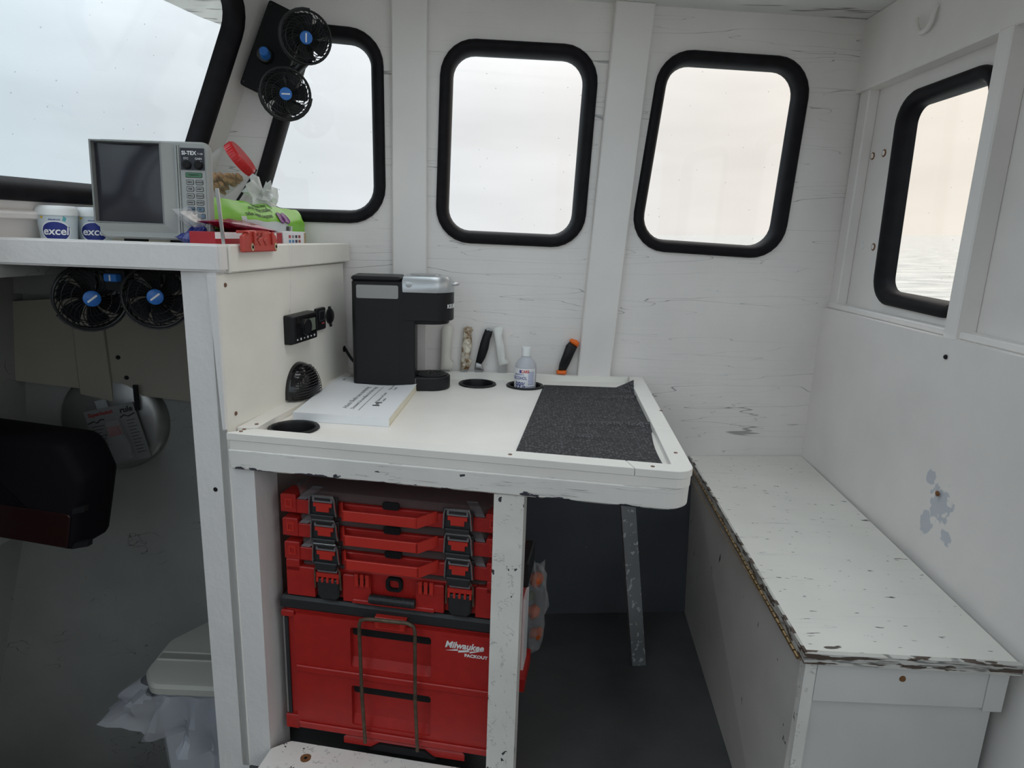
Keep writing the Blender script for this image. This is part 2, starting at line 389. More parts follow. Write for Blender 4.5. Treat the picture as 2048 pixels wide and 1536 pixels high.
# ================================================================== SETTING
# floor, cuddy floor, ceiling
bm = new_bm()
prism(bm, [(-0.582, 1.235), (-0.60, -1.3), (2.2, -1.3), (2.2, 2.1), (-0.50, 1.95)], -0.06, 0.0)
prism(bm, [(-0.60, 1.0), (-1.4, 1.0), (-1.6, -1.3), (-0.60, -1.3)], -0.06, 0.0)
o = obj('floor', bm, m_floor, kind='structure')
bm = new_bm(); prism(bm, [(-0.60, 1.0), (-2.3, 1.0), (-2.3, 1.9), (-0.55, 1.95)], -0.68, -0.62)
box(bm, -1.5, -0.60, 0.98, 1.0, -0.68, -0.06)
o = obj('floor', bm, m_cuddy, kind='structure')
ADDED_HATCH = [(-0.32, 0.90), (0.40, 0.90), (0.40, 1.48), (-0.32, 1.48)]  # opening added in the unseen ceiling to let light down on the table
bm = new_bm(); plate(bm, [(-0.72, -1.3), (0.99, -1.3), (0.99, 2.02), (-0.64, 1.86)], [ADDED_HATCH], 1.806, 1.85, plane=XY)
o = obj('ceiling', bm, m_ceil, kind='structure')
# unseen roof opening with coaming, added to light the table and bench tops
bm = new_bm(); ring(bm, inset(ADDED_HATCH, -0.03), ADDED_HATCH, 1.84, 1.89); obj('window_8', bm, m_trim, kind='structure', label='unseen open roof hatch added to light the table')
# roof visor seen through the windshield
bm = new_bm()
vis = [(-1.02, 1.70), (-0.975, 1.87), (-0.945, 2.00), (-0.915, 2.068), (-0.88, 2.078), (-0.60, 2.05), (-0.60, 1.2), (-1.12, 1.2)]
prism(bm, vis, 1.765, 1.80, bev=0.004)
o = obj('trim_8', bm, m_ceil, kind='structure', label='white roof visor overhanging the windshield outside')

# window outlines
W1 = [(-0.679, 1.713), (-0.469, 1.705), (-0.465, 1.214), (-0.848, 1.212)]
W2 = [(-0.319, 1.698), (0.108, 1.700), (0.091, 1.166), (-0.331, 1.171)]
W3 = [(0.273, 1.704), (0.708, 1.702), (0.684, 1.152), (0.221, 1.167)]
W4 = [(1.813, 1.581), (1.440, 1.581), (1.412, 1.046), (1.794, 1.053)]
W5 = [(1.255, 1.581), (0.85, 1.581), (0.83, 1.046), (1.235, 1.053)]
WS = [(0.032, 0.385), (0.86, 0.385), (0.86, -0.182), (0.084, -0.182)]
WS2 = [(1.02, 0.385), (1.9, 0.385), (1.9, -0.182), (1.02, -0.182)]
def gasket_loops(c, rad):
    c = ccw(c)
    return lambda d: round_poly(inset(c, d), [max(0.012, r - d) for r in rad] if isinstance(rad, list) else max(0.012, rad-d))
def window(idx, c, rad, plane, M, sgn, pane_h, label):
    """rubber-set window: sgn = direction of the room along the plane normal"""
    root = struct('window_%d' % idx, M, label)
    g = gasket_loops(c, rad); bm = new_bm()
    prof = [(0.0, -0.001), (0.001, 0.007), (0.006, 0.012), (0.016, 0.013), (0.024, 0.010), (0.030, 0.003), (0.034, -0.008), (0.036, -0.030)]
    def wob(pts, k, h):
        n_ = len(pts); out = []
        for i, p in enumerate(pts):
            out.append(plane(p, sgn*h))
        return out
    loft(bm, [wob(g(d), i, h) for i, (d, h) in enumerate(prof)]+[wob(g(0.02), 9, -0.034), wob(g(0.004), 10, -0.02), wob(g(0.0), 11, -0.001)], I4, False, False)
    obj('gasket', bm, m_rubber, root, smooth=50)
    bm = new_bm(); prism(bm, g(0.026), sgn*(-0.016), sgn*(-0.021), plane=plane)
    obj('pane', bm, m_glass, root)
    return root
gW = lambda c, r: gasket_loops(c, r)(0.012)
# far wall
bm = new_bm()
outer = [(-0.62, -0.05), (0.90, -0.05), (0.90, 1.81), (-0.72, 1.81), (-1.0015, 1.13), (-0.62, 1.13)]
plate(bm, outer, [gW(W1, [0.07, 0.10, 0.09, 0.07]), gW(W2, 0.095), gW(W3, 0.10)], 0.0, 0.035)
wall_back = obj('wall_back', bm, m_wall, M=MW, kind='structure')
window(1, W1, [0.07, 0.10, 0.09, 0.07], XZ, MW, -1, 0, 'raked window beside the corner behind the fans')
window(2, W2, 0.095, XZ, MW, -1, 0, 'middle rounded window above the coffee maker')
window(3, W3, 0.10, XZ, MW, -1, 0, 'rounded window right of the second post with sea horizon')
bm = new_bm(); prism(bm, [(-2.2, -0.7), (-0.62, -0.7), (-0.62, 1.13), (-2.2, 1.13)], 0.0, 0.035, plane=XZ); obj('wall_back', bm, m_cuddy, M=MW, kind='structure')
# posts on the far wall
bm = new_bm(); prism(bm, [(-0.448, 0.79), (-0.352, 0.79), (-0.354, 1.806), (-0.446, 1.806)], -0.0, -0.022, plane=XZ, bev=0.003)
o = obj('trim_1', bm, m_trim, M=MW, kind='structure')
bm = new_bm(); prism(bm, [(0.092, 0.79), (0.190, 0.79), (0.244, 1.806), (0.138, 1.806)], -0.0, -0.024, plane=XZ, bev=0.003)
o = obj('trim_2', bm, m_trim, M=MW, kind='structure')
# dark slate-coloured sheet low on the far wall under the table
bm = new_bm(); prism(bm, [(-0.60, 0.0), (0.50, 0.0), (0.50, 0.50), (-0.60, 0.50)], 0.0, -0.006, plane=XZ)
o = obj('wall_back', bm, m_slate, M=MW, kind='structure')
# windshield wall (raked)
bm = new_bm(); plate(bm, [(0.0, -0.295), (2.4, -0.295), (2.4, 0.435), (-0.075, 0.435)], [gW(WS, 0.11), gW(WS2, 0.11)], 0.0, -0.035)
o = obj('wall_left', bm, m_trim, M=MV, kind='structure')
window(5, WS, 0.11, XZ, MV, 1, 0, 'large raked windshield at the left')
window(6, WS2, 0.11, XZ, MV, 1, 0, 'unseen second windshield panel towards the helm, added for light')  # out-of-frame panel included to let in more daylight
# sill shelf under the windshield
bm = new_bm(); prism(bm, [(0.0, -0.215), (2.4, -0.215), (2.4, -0.20), (0.0, -0.20)], 0.0, 0.018, plane=XZ, bev=0.003)
o = obj('trim_3', bm, m_trim, M=MV, kind='structure')
# foredeck over the cuddy (closes it to the sky)
bm = new_bm(); prism(bm, [(-2.3, 1.0), (-2.3, 2.0), (-1.0, 1.84), (-0.92, 1.80), (-1.40, -1.3), (-2.3, -1.3)], 1.085, 1.125)
o = obj('ceiling', bm, m_cuddy, kind='structure')
# forward bulkhead in the cuddy and helm-side closure
bm = new_bm()
def WP(s, t, z): return MW @ Vector((s, -t, z))
quadplate(bm, [WP(-1.42, 0, 1.13), WP(-1.50, 0, 0.4), WP(-1.73, 0, -0.5), WP(-1.80, 0, -0.5), WP(-1.35, 0.9, 1.13), WP(-1.60, 0.9, 0.4), WP(-1.83, 0.9, -0.5), WP(-1.90, 0.9, -0.5)])
bm.free(); bm = new_bm()
a = [WP(-1.43, -0.01, 1.13), WP(-1.50, -0.01, 0.40), WP(-1.79, -0.01, -0.7)]
b = [WP(-1.60, 1.4, 1.13), WP(-1.66, 1.4, 0.40), WP(-1.95, 1.4, -0.7)]
off = Vector((-0.04, 0, 0))
loft(bm, [a+[v+off for v in reversed(a)], b+[v+off for v in reversed(b)]])
o = obj('wall_left', bm, m_cuddy, kind='structure')
# tan board with batten inside the cuddy
root = struct('trim_4', MW, 'tan board with a batten inside the dark cuddy')
bm = new_bm(); prism(bm, [(-1.50, 0.765), (-0.90, 0.695), (-0.90, 1.03), (-1.50, 0.975)], -0.02, -0.035, plane=XZ); obj('board', bm, m_tan, root)
bm = new_bm(); prism(bm, [(-1.30, 0.728), (-1.215, 0.708), (-1.225, 1.06), (-1.30, 1.06)], -0.035, -0.047, plane=XZ, bev=0.002); obj('batten', bm, m_tan, root)
for (s, z) in ((-1.195, 0.832), (-1.178, 0.775)):
    bm = new_bm(); prism(bm, circ(0.006, 12, s, z), -0.034, -0.037, plane=XZ); obj('screw', bm, m_soft, root)
bm = new_bm(); box(bm, -1.5, -0.9, -0.03, 0.0, 1.0, 1.085); obj('beam', bm, m_cuddy, root)

# aft wall: sheathing, header, pillar, lower panel with ledge
bm = new_bm(); AX = T(0.95, 0, 0)
plate(bm, [(0.60, -0.05), (2.02, -0.05), (2.02, 1.81), (0.60, 1.81)], [gW(W4, [0.075]*4), gW(W5, 0.075)], 0.0, 0.035, M=I4, plane=YZ)
wall_right = obj('wall_right', bm, m_aft, M=AX, kind='structure')
window(4, W4, 0.075, YZ, AX, -1, 0, 'window in the aft wall above the bench showing the sea')
window(7, W5, 0.075, YZ, AX, -1, 0, 'second aft wall window at the right frame edge')
bm = new_bm()
header = [(2.0, 1.617), (0.60, 1.617), (0.60, 1.807), (2.0, 1.807)]
prism(bm, header, 0.908, 0.951, plane=YZ, bev=0.003)
obj('trim_5', bm, m_aft, kind='structure')
bm = new_bm(); prism(bm, [(1.412, 1.0), (1.372, 1.0), (1.372, 1.62), (1.412, 1.62)], 0.906, 0.951, plane=YZ, bev=0.003)
prism(bm, [(1.99, 1.0), (1.94, 1.0), (1.93, 1.62), (1.98, 1.62)], 0.921, 0.951, plane=YZ, bev=0.003)
obj('trim_6', bm, m_aft, kind='structure')
# lower panel (slightly twisted sheet) with a ledge
bm = new_bm()
quadplate(bm, [(0.902, 1.99, 0.0), (0.870, 0.60, 0.0), (0.892, 0.60, 1.016), (0.901, 1.99, 1.016), (0.96, 1.99, 0.0), (0.96, 0.60, 0.0), (0.96, 0.60, 1.016), (0.96, 1.99, 1.016)])
lowp = obj('wall_right', bm, m_aftlow, kind='structure')
bm = new_bm(); prism(bm, [(1.985, 1.016), (0.60, 1.016), (0.60, 1.032), (1.985, 1.032)], 0.916, 0.951, plane=YZ, bev=0.003)
obj('trim_7', bm, m_aft, kind='structure')
def panel_pt(y, z, d=0.0): 
    f = (1.99-y)/1.39; g = z/1.016
    x = (0.902-0.032*f)*(1-g)+(0.901-0.009*f)*g
    return Vector((x-d, y, z))
bm = new_bm(); lathe(bm, [(0.006, 0), (0.006, 0.002), (0.003, 0.004)], 12, T(panel_pt(1.312, 0.694).x, 1.312, 0.694) @ RY(-90)); obj('screw', bm, m_rust, lowp)
bm = new_bm(); lathe(bm, [(0.005, 0), (0.005, 0.002), (0.003, 0.004)], 12, T(panel_pt(1.30, 0.965).x, 1.372, 0.978) @ RY(-90)); obj('screw', bm, m_soft, lowp)
# bolt heads beside the aft window
for (y, z, m_, nm) in ((1.916, 1.444, m_rust, 'bolt_head'), (1.858, 1.445, m_rust, 'bolt_head'), (1.899, 1.201, m_white, 'bolt_head'), (1.838, 1.199, m_rust, 'bolt_head')):
    bm = new_bm(); ring(bm, circ(0.010, 8), circ(0.0065, 8), 0, 0.002, T(0.950 if y < 1.93 else 0.92, y, z) @ RY(-90)); 
    obj(nm, bm, m_, wall_right, M=AX.inverted())
    bm = new_bm(); lathe(bm, [(0.0068, 0), (0.0068, 0.003), (0.004, 0.004)], 8, T(0.950, y, z) @ RY(-90)); obj('bolt_core', bm, m_aft, wall_right, M=AX.inverted())
# unseen starboard side: bulwark raised to block low light, posts, open above
bm = new_bm(); box(bm, -1.45, 0.99, -1.34, -1.29, -0.05, 1.02)
for x in (-1.35, -0.2, 0.95): box(bm, x-0.04, x+0.04, -1.34, -1.29, 1.01, 1.81)
obj('wall_front', bm, m_trim, kind='structure')
bm = new_bm(); box(bm, 0.95, 0.99, -1.29, 0.60, -0.05, 1.02); obj('wall_right', bm, m_trim, kind='structure')  # unseen half bulkhead added so light enters only above it
bm = new_bm(); prism(bm, [(-1.62, -1.29), (-1.58, -1.29), (-1.24, 1.10), (-1.28, 1.10)], -0.5, 1.12); obj('wall_left', bm, m_cuddy, kind='structure')
# sea
bm = new_bm()
res = bmesh.ops.create_grid(bm, x_segments=2, y_segments=2, size=4000)
sea_m = bpy.data.materials.new('sea_water'); sea_m.use_nodes = True
t = sea_m.node_tree; p = t.nodes['Principled BSDF']; p.inputs['Base Color'].default_value = (0.20, 0.24, 0.25, 1); p.inputs['Roughness'].default_value = 0.12; p.inputs['IOR'].default_value = 1.33
c = t.nodes.new('ShaderNodeTexCoord'); mp_ = t.nodes.new('ShaderNodeMapping'); mp_.inputs['Rotation'].default_value = (0, 0, R(20)); mp_.inputs['Scale'].default_value = (0.8, 1.6, 1)
t.links.new(c.outputs['Object'], mp_.inputs[0])
n1 = t.nodes.new('ShaderNodeTexNoise'); n1.inputs['Scale'].default_value = 0.9; n1.inputs['Detail'].default_value = 6; t.links.new(mp_.outputs[0], n1.inputs['Vector'])
n3 = t.nodes.new('ShaderNodeTexNoise'); n3.inputs['Scale'].default_value = 0.55; n3.inputs['Detail'].default_value = 5; t.links.new(mp_.outputs[0], n3.inputs['Vector'])
crs = t.nodes.new('ShaderNodeValToRGB'); crs.color_ramp.elements[0].position = 0.38; crs.color_ramp.elements[0].color = (0.30, 0.33, 0.34, 1); crs.color_ramp.elements[1].position = 0.62; crs.color_ramp.elements[1].color = (0.66, 0.66, 0.62, 1); t.links.new(n3.outputs['Fac'], crs.inputs[0]); t.links.new(crs.outputs[0], p.inputs['Base Color'])
b = t.nodes.new('ShaderNodeBump'); b.inputs['Strength'].default_value = 0.5; b.inputs['Distance'].default_value = 0.3; t.links.new(n1.outputs['Fac'], b.inputs['Height']); t.links.new(b.outputs[0], p.inputs['Normal'])
sea = obj('sea_water', bm, sea_m)
sea.matrix_world = T(0, 0, -1.1) @ Vector((0, 0, 1)).rotation_difference(SEA_UP).to_matrix().to_4x4()
tag(sea, 'calm rippled grey sea reaching the horizon outside', 'sea'); sea['kind'] = 'stuff'

# ================================================================== CONSOLE
con = thing('dash_console', 'white painted dash console with post, fiddle rail and cream side panel', 'console', MK)
bm = new_bm(); prism(bm, [(-0.074, 0.0), (0.0, 0.0), (0.0, 0.07), (-0.074, 0.07)], -0.20, 1.158, bev=0.004); obj('post', bm, m_post, con)
bm = new_bm(); quadplate(bm, [(-0.80, -0.106, 1.111), (0.011, -0.005, 1.111), (0.011, -0.005, 1.1625), (-0.80, -0.106, 1.160), (-0.80, -0.075, 1.111), (0.011, 0.026, 1.111), (0.011, 0.026, 1.1625), (-0.80, -0.075, 1.160)]); bmesh.ops.bevel(bm, geom=bm.edges[:], offset=0.004, segments=2, affect='EDGES'); obj('front_rail', bm, m_post, con)
bm = new_bm(); prism(bm, [(0.026, 1.108), (0.60, 1.110), (0.60, 1.160), (0.026, 1.162)], -0.012, 0.014, plane=lambda p, h: Vector((h, p[0], p[1])), bev=0.003); obj('side_rail', bm, m_panel, con)
bm = new_bm(); prism(bm, [(0.0, 0.0), (0.605, 0.0), (0.597, 0.70), (0.578, 1.107), (0.0, 1.106)], -0.018, 0.003, plane=lambda p, h: Vector((h, p[0], p[1])), bev=0.0015); obj('side_panel', bm, m_panel, con)
bm = new_bm(); prism(bm, [(-0.005, 0.80), (0.002, 0.80), (0.002, 1.106), (-0.016, 1.106)], -0.006, 0.006, plane=XZ); obj('edge_strip', bm, m_post, con)
bm = new_bm(); prism(bm, [(-0.36, 0.515), (-0.47, -0.030), (-0.014, 0.022), (-0.014, 0.598)], 1.125, 1.143); obj('dash_top', bm, m_trim, con)
for (y, z) in ((0.022, 1.085), (0.03, 0.825)):
    bm = new_bm(); lathe(bm, [(0.0045, 0), (0.004, 0.0015)], 10, T(0.003, y, z) @ RY(90)); obj('screw', bm, m_brown, con)
bm = new_bm(); lathe(bm, [(0.005, -0.001), (0.005, 0.0006)], 10, T(-0.034, 0.0, 0.668) @ RX(90)); obj('screw_hole', bm, m_soft, con)
# boards closing the dash forwards
bm = new_bm(); prism(bm, [(-0.70, -0.060), (-0.018, 0.020), (-0.018, 0.032), (-0.70, -0.048)], 1.109, 1.128); obj('dash_edge', bm, m_cuddy, con)

# ================================================================== TABLE
tab = thing('galley_table', 'white painted fold-out galley table with raised rails and chipped apron', 'table', I4)
FL = (-0.580, 1.222); FR = (0.318, 1.096); BR_ = (0.362, 1.905); BL_ = (-0.512, 1.838)
tt = [FL, FR, BR_, BL_]
def tpoly(d=0.0, r=0.035):
    c = inset(tt, d); k = len(c)
    return round_poly(c, [0.004 if (Vector(p)-Vector(FR)).length > 0.1 else max(0.006, r-d) for p in c], 8)
cups = [(-0.478, 1.314, 0.050), (-0.123, 1.793, 0.050), (0.012, 1.793, 0.050)]
bm = new_bm(); plate(bm, tpoly(0.002), [circ(0.0475, 28, x, y) for x, y, r in cups], 0.764, 0.7818, plane=XY); obj('tabletop', bm, m_table, tab)
# rails: four separate strips, mitred at the front right corner
inn = inset(tt, 0.038)
order = {}
for p in inn:
    q = min(range(4), key=lambda i: (Vector(tt[i])-Vector(p)).length); order[q] = p
iFL, iFR, iBR, iBL = order[0], order[1], order[2], order[3]
def lerp(a, b, t): return (a[0]+(b[0]-a[0])*t, a[1]+(b[1]-a[1])*t)
arc = [p for p in tpoly(0.0) if (Vector(p)-Vector(FR)).length < 0.06]
z0, z1 = 0.7818, 0.7975
bm = new_bm(); prism(bm, [FL, lerp(FL, FR, 0.88)] + [lerp(iFL, iFR, 0.90), (iFL[0], iFL[1])], z0, z1, bev=0.0012); obj('rail', bm, m_rail, tab)
bm = new_bm()
arc2 = tpoly(0.0); i0 = [i for i, p in enumerate(arc2) if (Vector(p)-Vector(FR)).length < 0.06]
crn = [lerp(FL, FR, 0.882)]+[arc2[i] for i in i0]+[lerp(FR, BR_, 0.33), lerp(iFR, iBR, 0.33), iFR, lerp(iFL, iFR, 0.902)]
prism(bm, crn, z0, z1, bev=0.0012); obj('rail', bm, m_rail, tab)
bm = new_bm(); prism(bm, [lerp(FR, BR_, 0.332), BR_, lerp(BL_, BR_, 0.955), lerp(iBL, iBR, 0.995), lerp(iFR, iBR, 0.332)], z0, z1, bev=0.0012); obj('rail', bm, m_rail, tab)
bp4 = [BL_, lerp(BL_, BR_, 0.95), lerp(lerp(BL_, BR_, 0.95), lerp(iBL, iBR, 0.985), 0.35), (BL_[0]+0.006, BL_[1]-0.013)]
bm = new_bm(); quadplate(bm, [(*bp4[0], 0.8075), (*bp4[1], 0.7970), (*bp4[2], 0.7965), (*bp4[3], 0.8045), (*bp4[0], z0), (*bp4[1], z0), (*bp4[2], z0), (*bp4[3], z0)]); obj('rail', bm, m_rail, tab)
bm = new_bm(); prism(bm, [lerp(FL, BL_, 0.065), lerp(FL, BL_, 0.985), lerp(iFL, iBL, 0.985), lerp(iFL, iBL, 0.02)], z0, z1-0.0005, bev=0.0012); obj('rail', bm, m_rail, tab)
def apron(d0, d1, za, zb, nm, m):
    bm = new_bm(); pts = tpoly(d0, 0.05)
    loft(bm, [[XY(p, za) for p in tpoly(d0, 0.05)], [XY(p, zb-0.0) for p in tpoly(d0, 0.05)], [XY(p, zb) for p in tpoly(d1, 0.05)], [XY(p, za) for p in tpoly(d1, 0.05)], [XY(p, za) for p in tpoly(d0, 0.05)]], I4, False, False)
    obj(nm, bm, m, tab)
# lower apron: front board with rounded right corner, jagged worn lower edge
bm = new_bm()
pts = [p for p in tpoly(0.0, 0.05)]
bot = []
for p in pts:
    bot.append(p)
loft(bm, [[XY(p, 0.720) for p in tpoly(0.006, 0.05)], [XY(p, 0.724) for p in tpoly(0.001, 0.05)], [XY(p, 0.7605) for p in tpoly(0.0, 0.05)], [XY(p, 0.7636) for p in tpoly(0.003, 0.05)], [XY(p, 0.7636) for p in tpoly(0.04, 0.05)], [XY(p, 0.720) for p in tpoly(0.04, 0.05)], [XY(p, 0.720) for p in tpoly(0.006, 0.05)]], I4, False, False)
obj('apron', bm, m_apron, tab)
# legs
bm = new_bm(); box(bm, 0.001, 0.054, 0.001, 0.088, 0.0, 0.7195, M=MK, bev=0.002); obj('leg', bm, m_post, tab)
bm = new_bm(); box(bm, 0.548, 0.606, -0.004, 0.040, 0.0, 0.7195, M=MK, bev=0.002); obj('leg', bm, m_leg, tab)
bm = new_bm(); quadplate(bm, [(0.236, 1.50, 0.7195), (0.272, 1.50, 0.7195), (0.272, 1.535, 0.7195), (0.236, 1.535, 0.7195), (0.352, 1.650, 0.0), (0.392, 1.655, 0.0), (0.392, 1.690, 0.0), (0.352, 1.685, 0.0)]); obj('leg', bm, m_speck, tab, label='speckled grey slanted prop leg')
# plinth board in front of the tool boxes
bm = new_bm(); prism(bm, [(0.090, 0.030), (0.548, 0.030), (0.548, -0.06), (0.056, -0.06), (0.056, 0.0)], 0.0, 0.058, M=MK, bev=0.002); obj('plinth', bm, m_leg, tab)
bm = new_bm(); 
for k, (r_, h, mm) in enumerate(((0.012, 0.0004, 0), (0.0035, 0.0009, 1))): prism(bm, [(x*(1+0.25*noise.noise(Vector((x*90, y*90, k)))), y) for x, y in circ(r_, 16)], 0.0578, 0.0580+h, M=MK @ T(0.145, -0.012, 0), mat=mm)
obj('rust_spot', bm, [m_rust, m_soft], tab)
# screw plugs in the rails
for (x, y) in ((-0.555, 1.247), (-0.545, 1.285), (-0.555, 1.232), (0.305, 1.205), (0.340, 1.52), (0.245, 1.122), (-0.015, 1.157), (-0.49, 1.73)):
    bm = new_bm(); lathe(bm, [(0.0042, 0), (0.0038, 0.0012)], 10, T(x, y, z1-0.0004)); obj('screw_plug', bm, m_brown, tab)
# drink holders
for k, (x, y, r) in enumerate(cups):
    bm = new_bm(); lathe(bm, [(0.044, 0.002), (0.046, 0.0045), (0.052, 0.004), (0.0535, 0.001), (0.047, 0.0), (0.045, -0.003), (0.040, -0.075), (0.0, -0.075), (0.0, -0.073), (0.0385, -0.073), (0.0425, -0.003), (0.044, 0.002)], 32, T(x, y, 0.7822), cap0=False, cap1=False)
    h = obj('drink_holder', bm, m_black, smooth=40)
    tag(h, ['black recessed drink holder near the console corner of the table', 'empty black recessed drink holder beside the coffee maker', 'black recessed drink holder with the alcohol bottle in it'][k], 'cup holder', 'drink holders set in the table')

# ================================================================== BENCH
ben = thing('storage_bench', 'long white painted storage bench with chipped lid below the aft window', 'bench', I4)
zb, zf = 0.543, 0.510
def BT(x, y, dz=0.0): return Vector((x, y, zb+(zf-zb)*(1.96-y)/(1.96-1.01)+dz))
bm = new_bm(); c4 = [(0.540, 1.945), (0.900, 1.982), (0.876, 1.003), (0.516, 1.011)]
quadplate(bm, [BT(*c) for c in c4]+[BT(*c, -0.018) for c in c4]); obj('lid', bm, m_bench, ben)
def edgeb(a, b, w, h0, h1, nm, m):
    bm = new_bm(); d = (Vector(b)-Vector(a)).normalized(); nn = Vector((d.y, -d.x))*w
    pts = [a, b, (b[0]+nn.x, b[1]+nn.y), (a[0]+nn.x, a[1]+nn.y)]
    quadplate(bm, [BT(*c, h1) for c in pts]+[BT(*c, h0) for c in pts]); return obj(nm, bm, m, ben)
edgeb((0.510, 1.003), (0.880, 0.995), -0.010, -0.020, 0.0005, 'lid_edge', m_bedge)
edgeb((0.5395, 1.945), (0.5155, 1.004), 0.005, -0.020, 0.0005, 'lid_edge', m_bedge)
# side facing the aisle, end boards
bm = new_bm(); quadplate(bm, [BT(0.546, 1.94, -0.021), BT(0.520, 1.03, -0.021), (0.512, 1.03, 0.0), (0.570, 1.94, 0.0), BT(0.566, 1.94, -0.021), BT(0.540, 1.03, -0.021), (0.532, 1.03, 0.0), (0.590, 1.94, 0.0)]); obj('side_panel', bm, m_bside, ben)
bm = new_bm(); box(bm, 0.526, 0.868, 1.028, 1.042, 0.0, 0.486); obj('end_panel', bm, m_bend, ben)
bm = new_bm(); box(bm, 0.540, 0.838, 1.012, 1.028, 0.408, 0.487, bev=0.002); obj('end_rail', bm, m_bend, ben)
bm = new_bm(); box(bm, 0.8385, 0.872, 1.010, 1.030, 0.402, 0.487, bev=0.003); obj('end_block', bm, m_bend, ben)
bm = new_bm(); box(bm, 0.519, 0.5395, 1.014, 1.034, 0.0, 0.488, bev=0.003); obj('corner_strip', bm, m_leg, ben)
bm = new_bm(); lathe(bm, [(0.006, 0), (0.005, 0.002)], 10, T(0.690, 1.012, 0.462) @ RX(90)); obj('rust_screw', bm, m_rust, ben)
# piano hinge along the lid edge
m_brass = mat('old_brass', (0.36, 0.25, 0.13), 0.45, 0.8, noise_amt=0.4, noise_scale=60)
hinge = obj('hinge', (lambda b_: (tube(b_, [BT(0.5095, 1.90, -0.022), BT(0.5095, 1.015, -0.022)], 0.001, 6), b_)[1])(new_bm()), m_brass, ben)
for i in range(46):
    y = 1.90-0.0192*i; x = 0.5335-(1.90-y)/0.885*0.0265
    bm = new_bm(); tube(bm, [BT(x, y, -0.0215), BT(x-0.0004, y-0.0155, -0.0215)], 0.0036, 8); obj('knuckle', bm, m_brass, hinge)

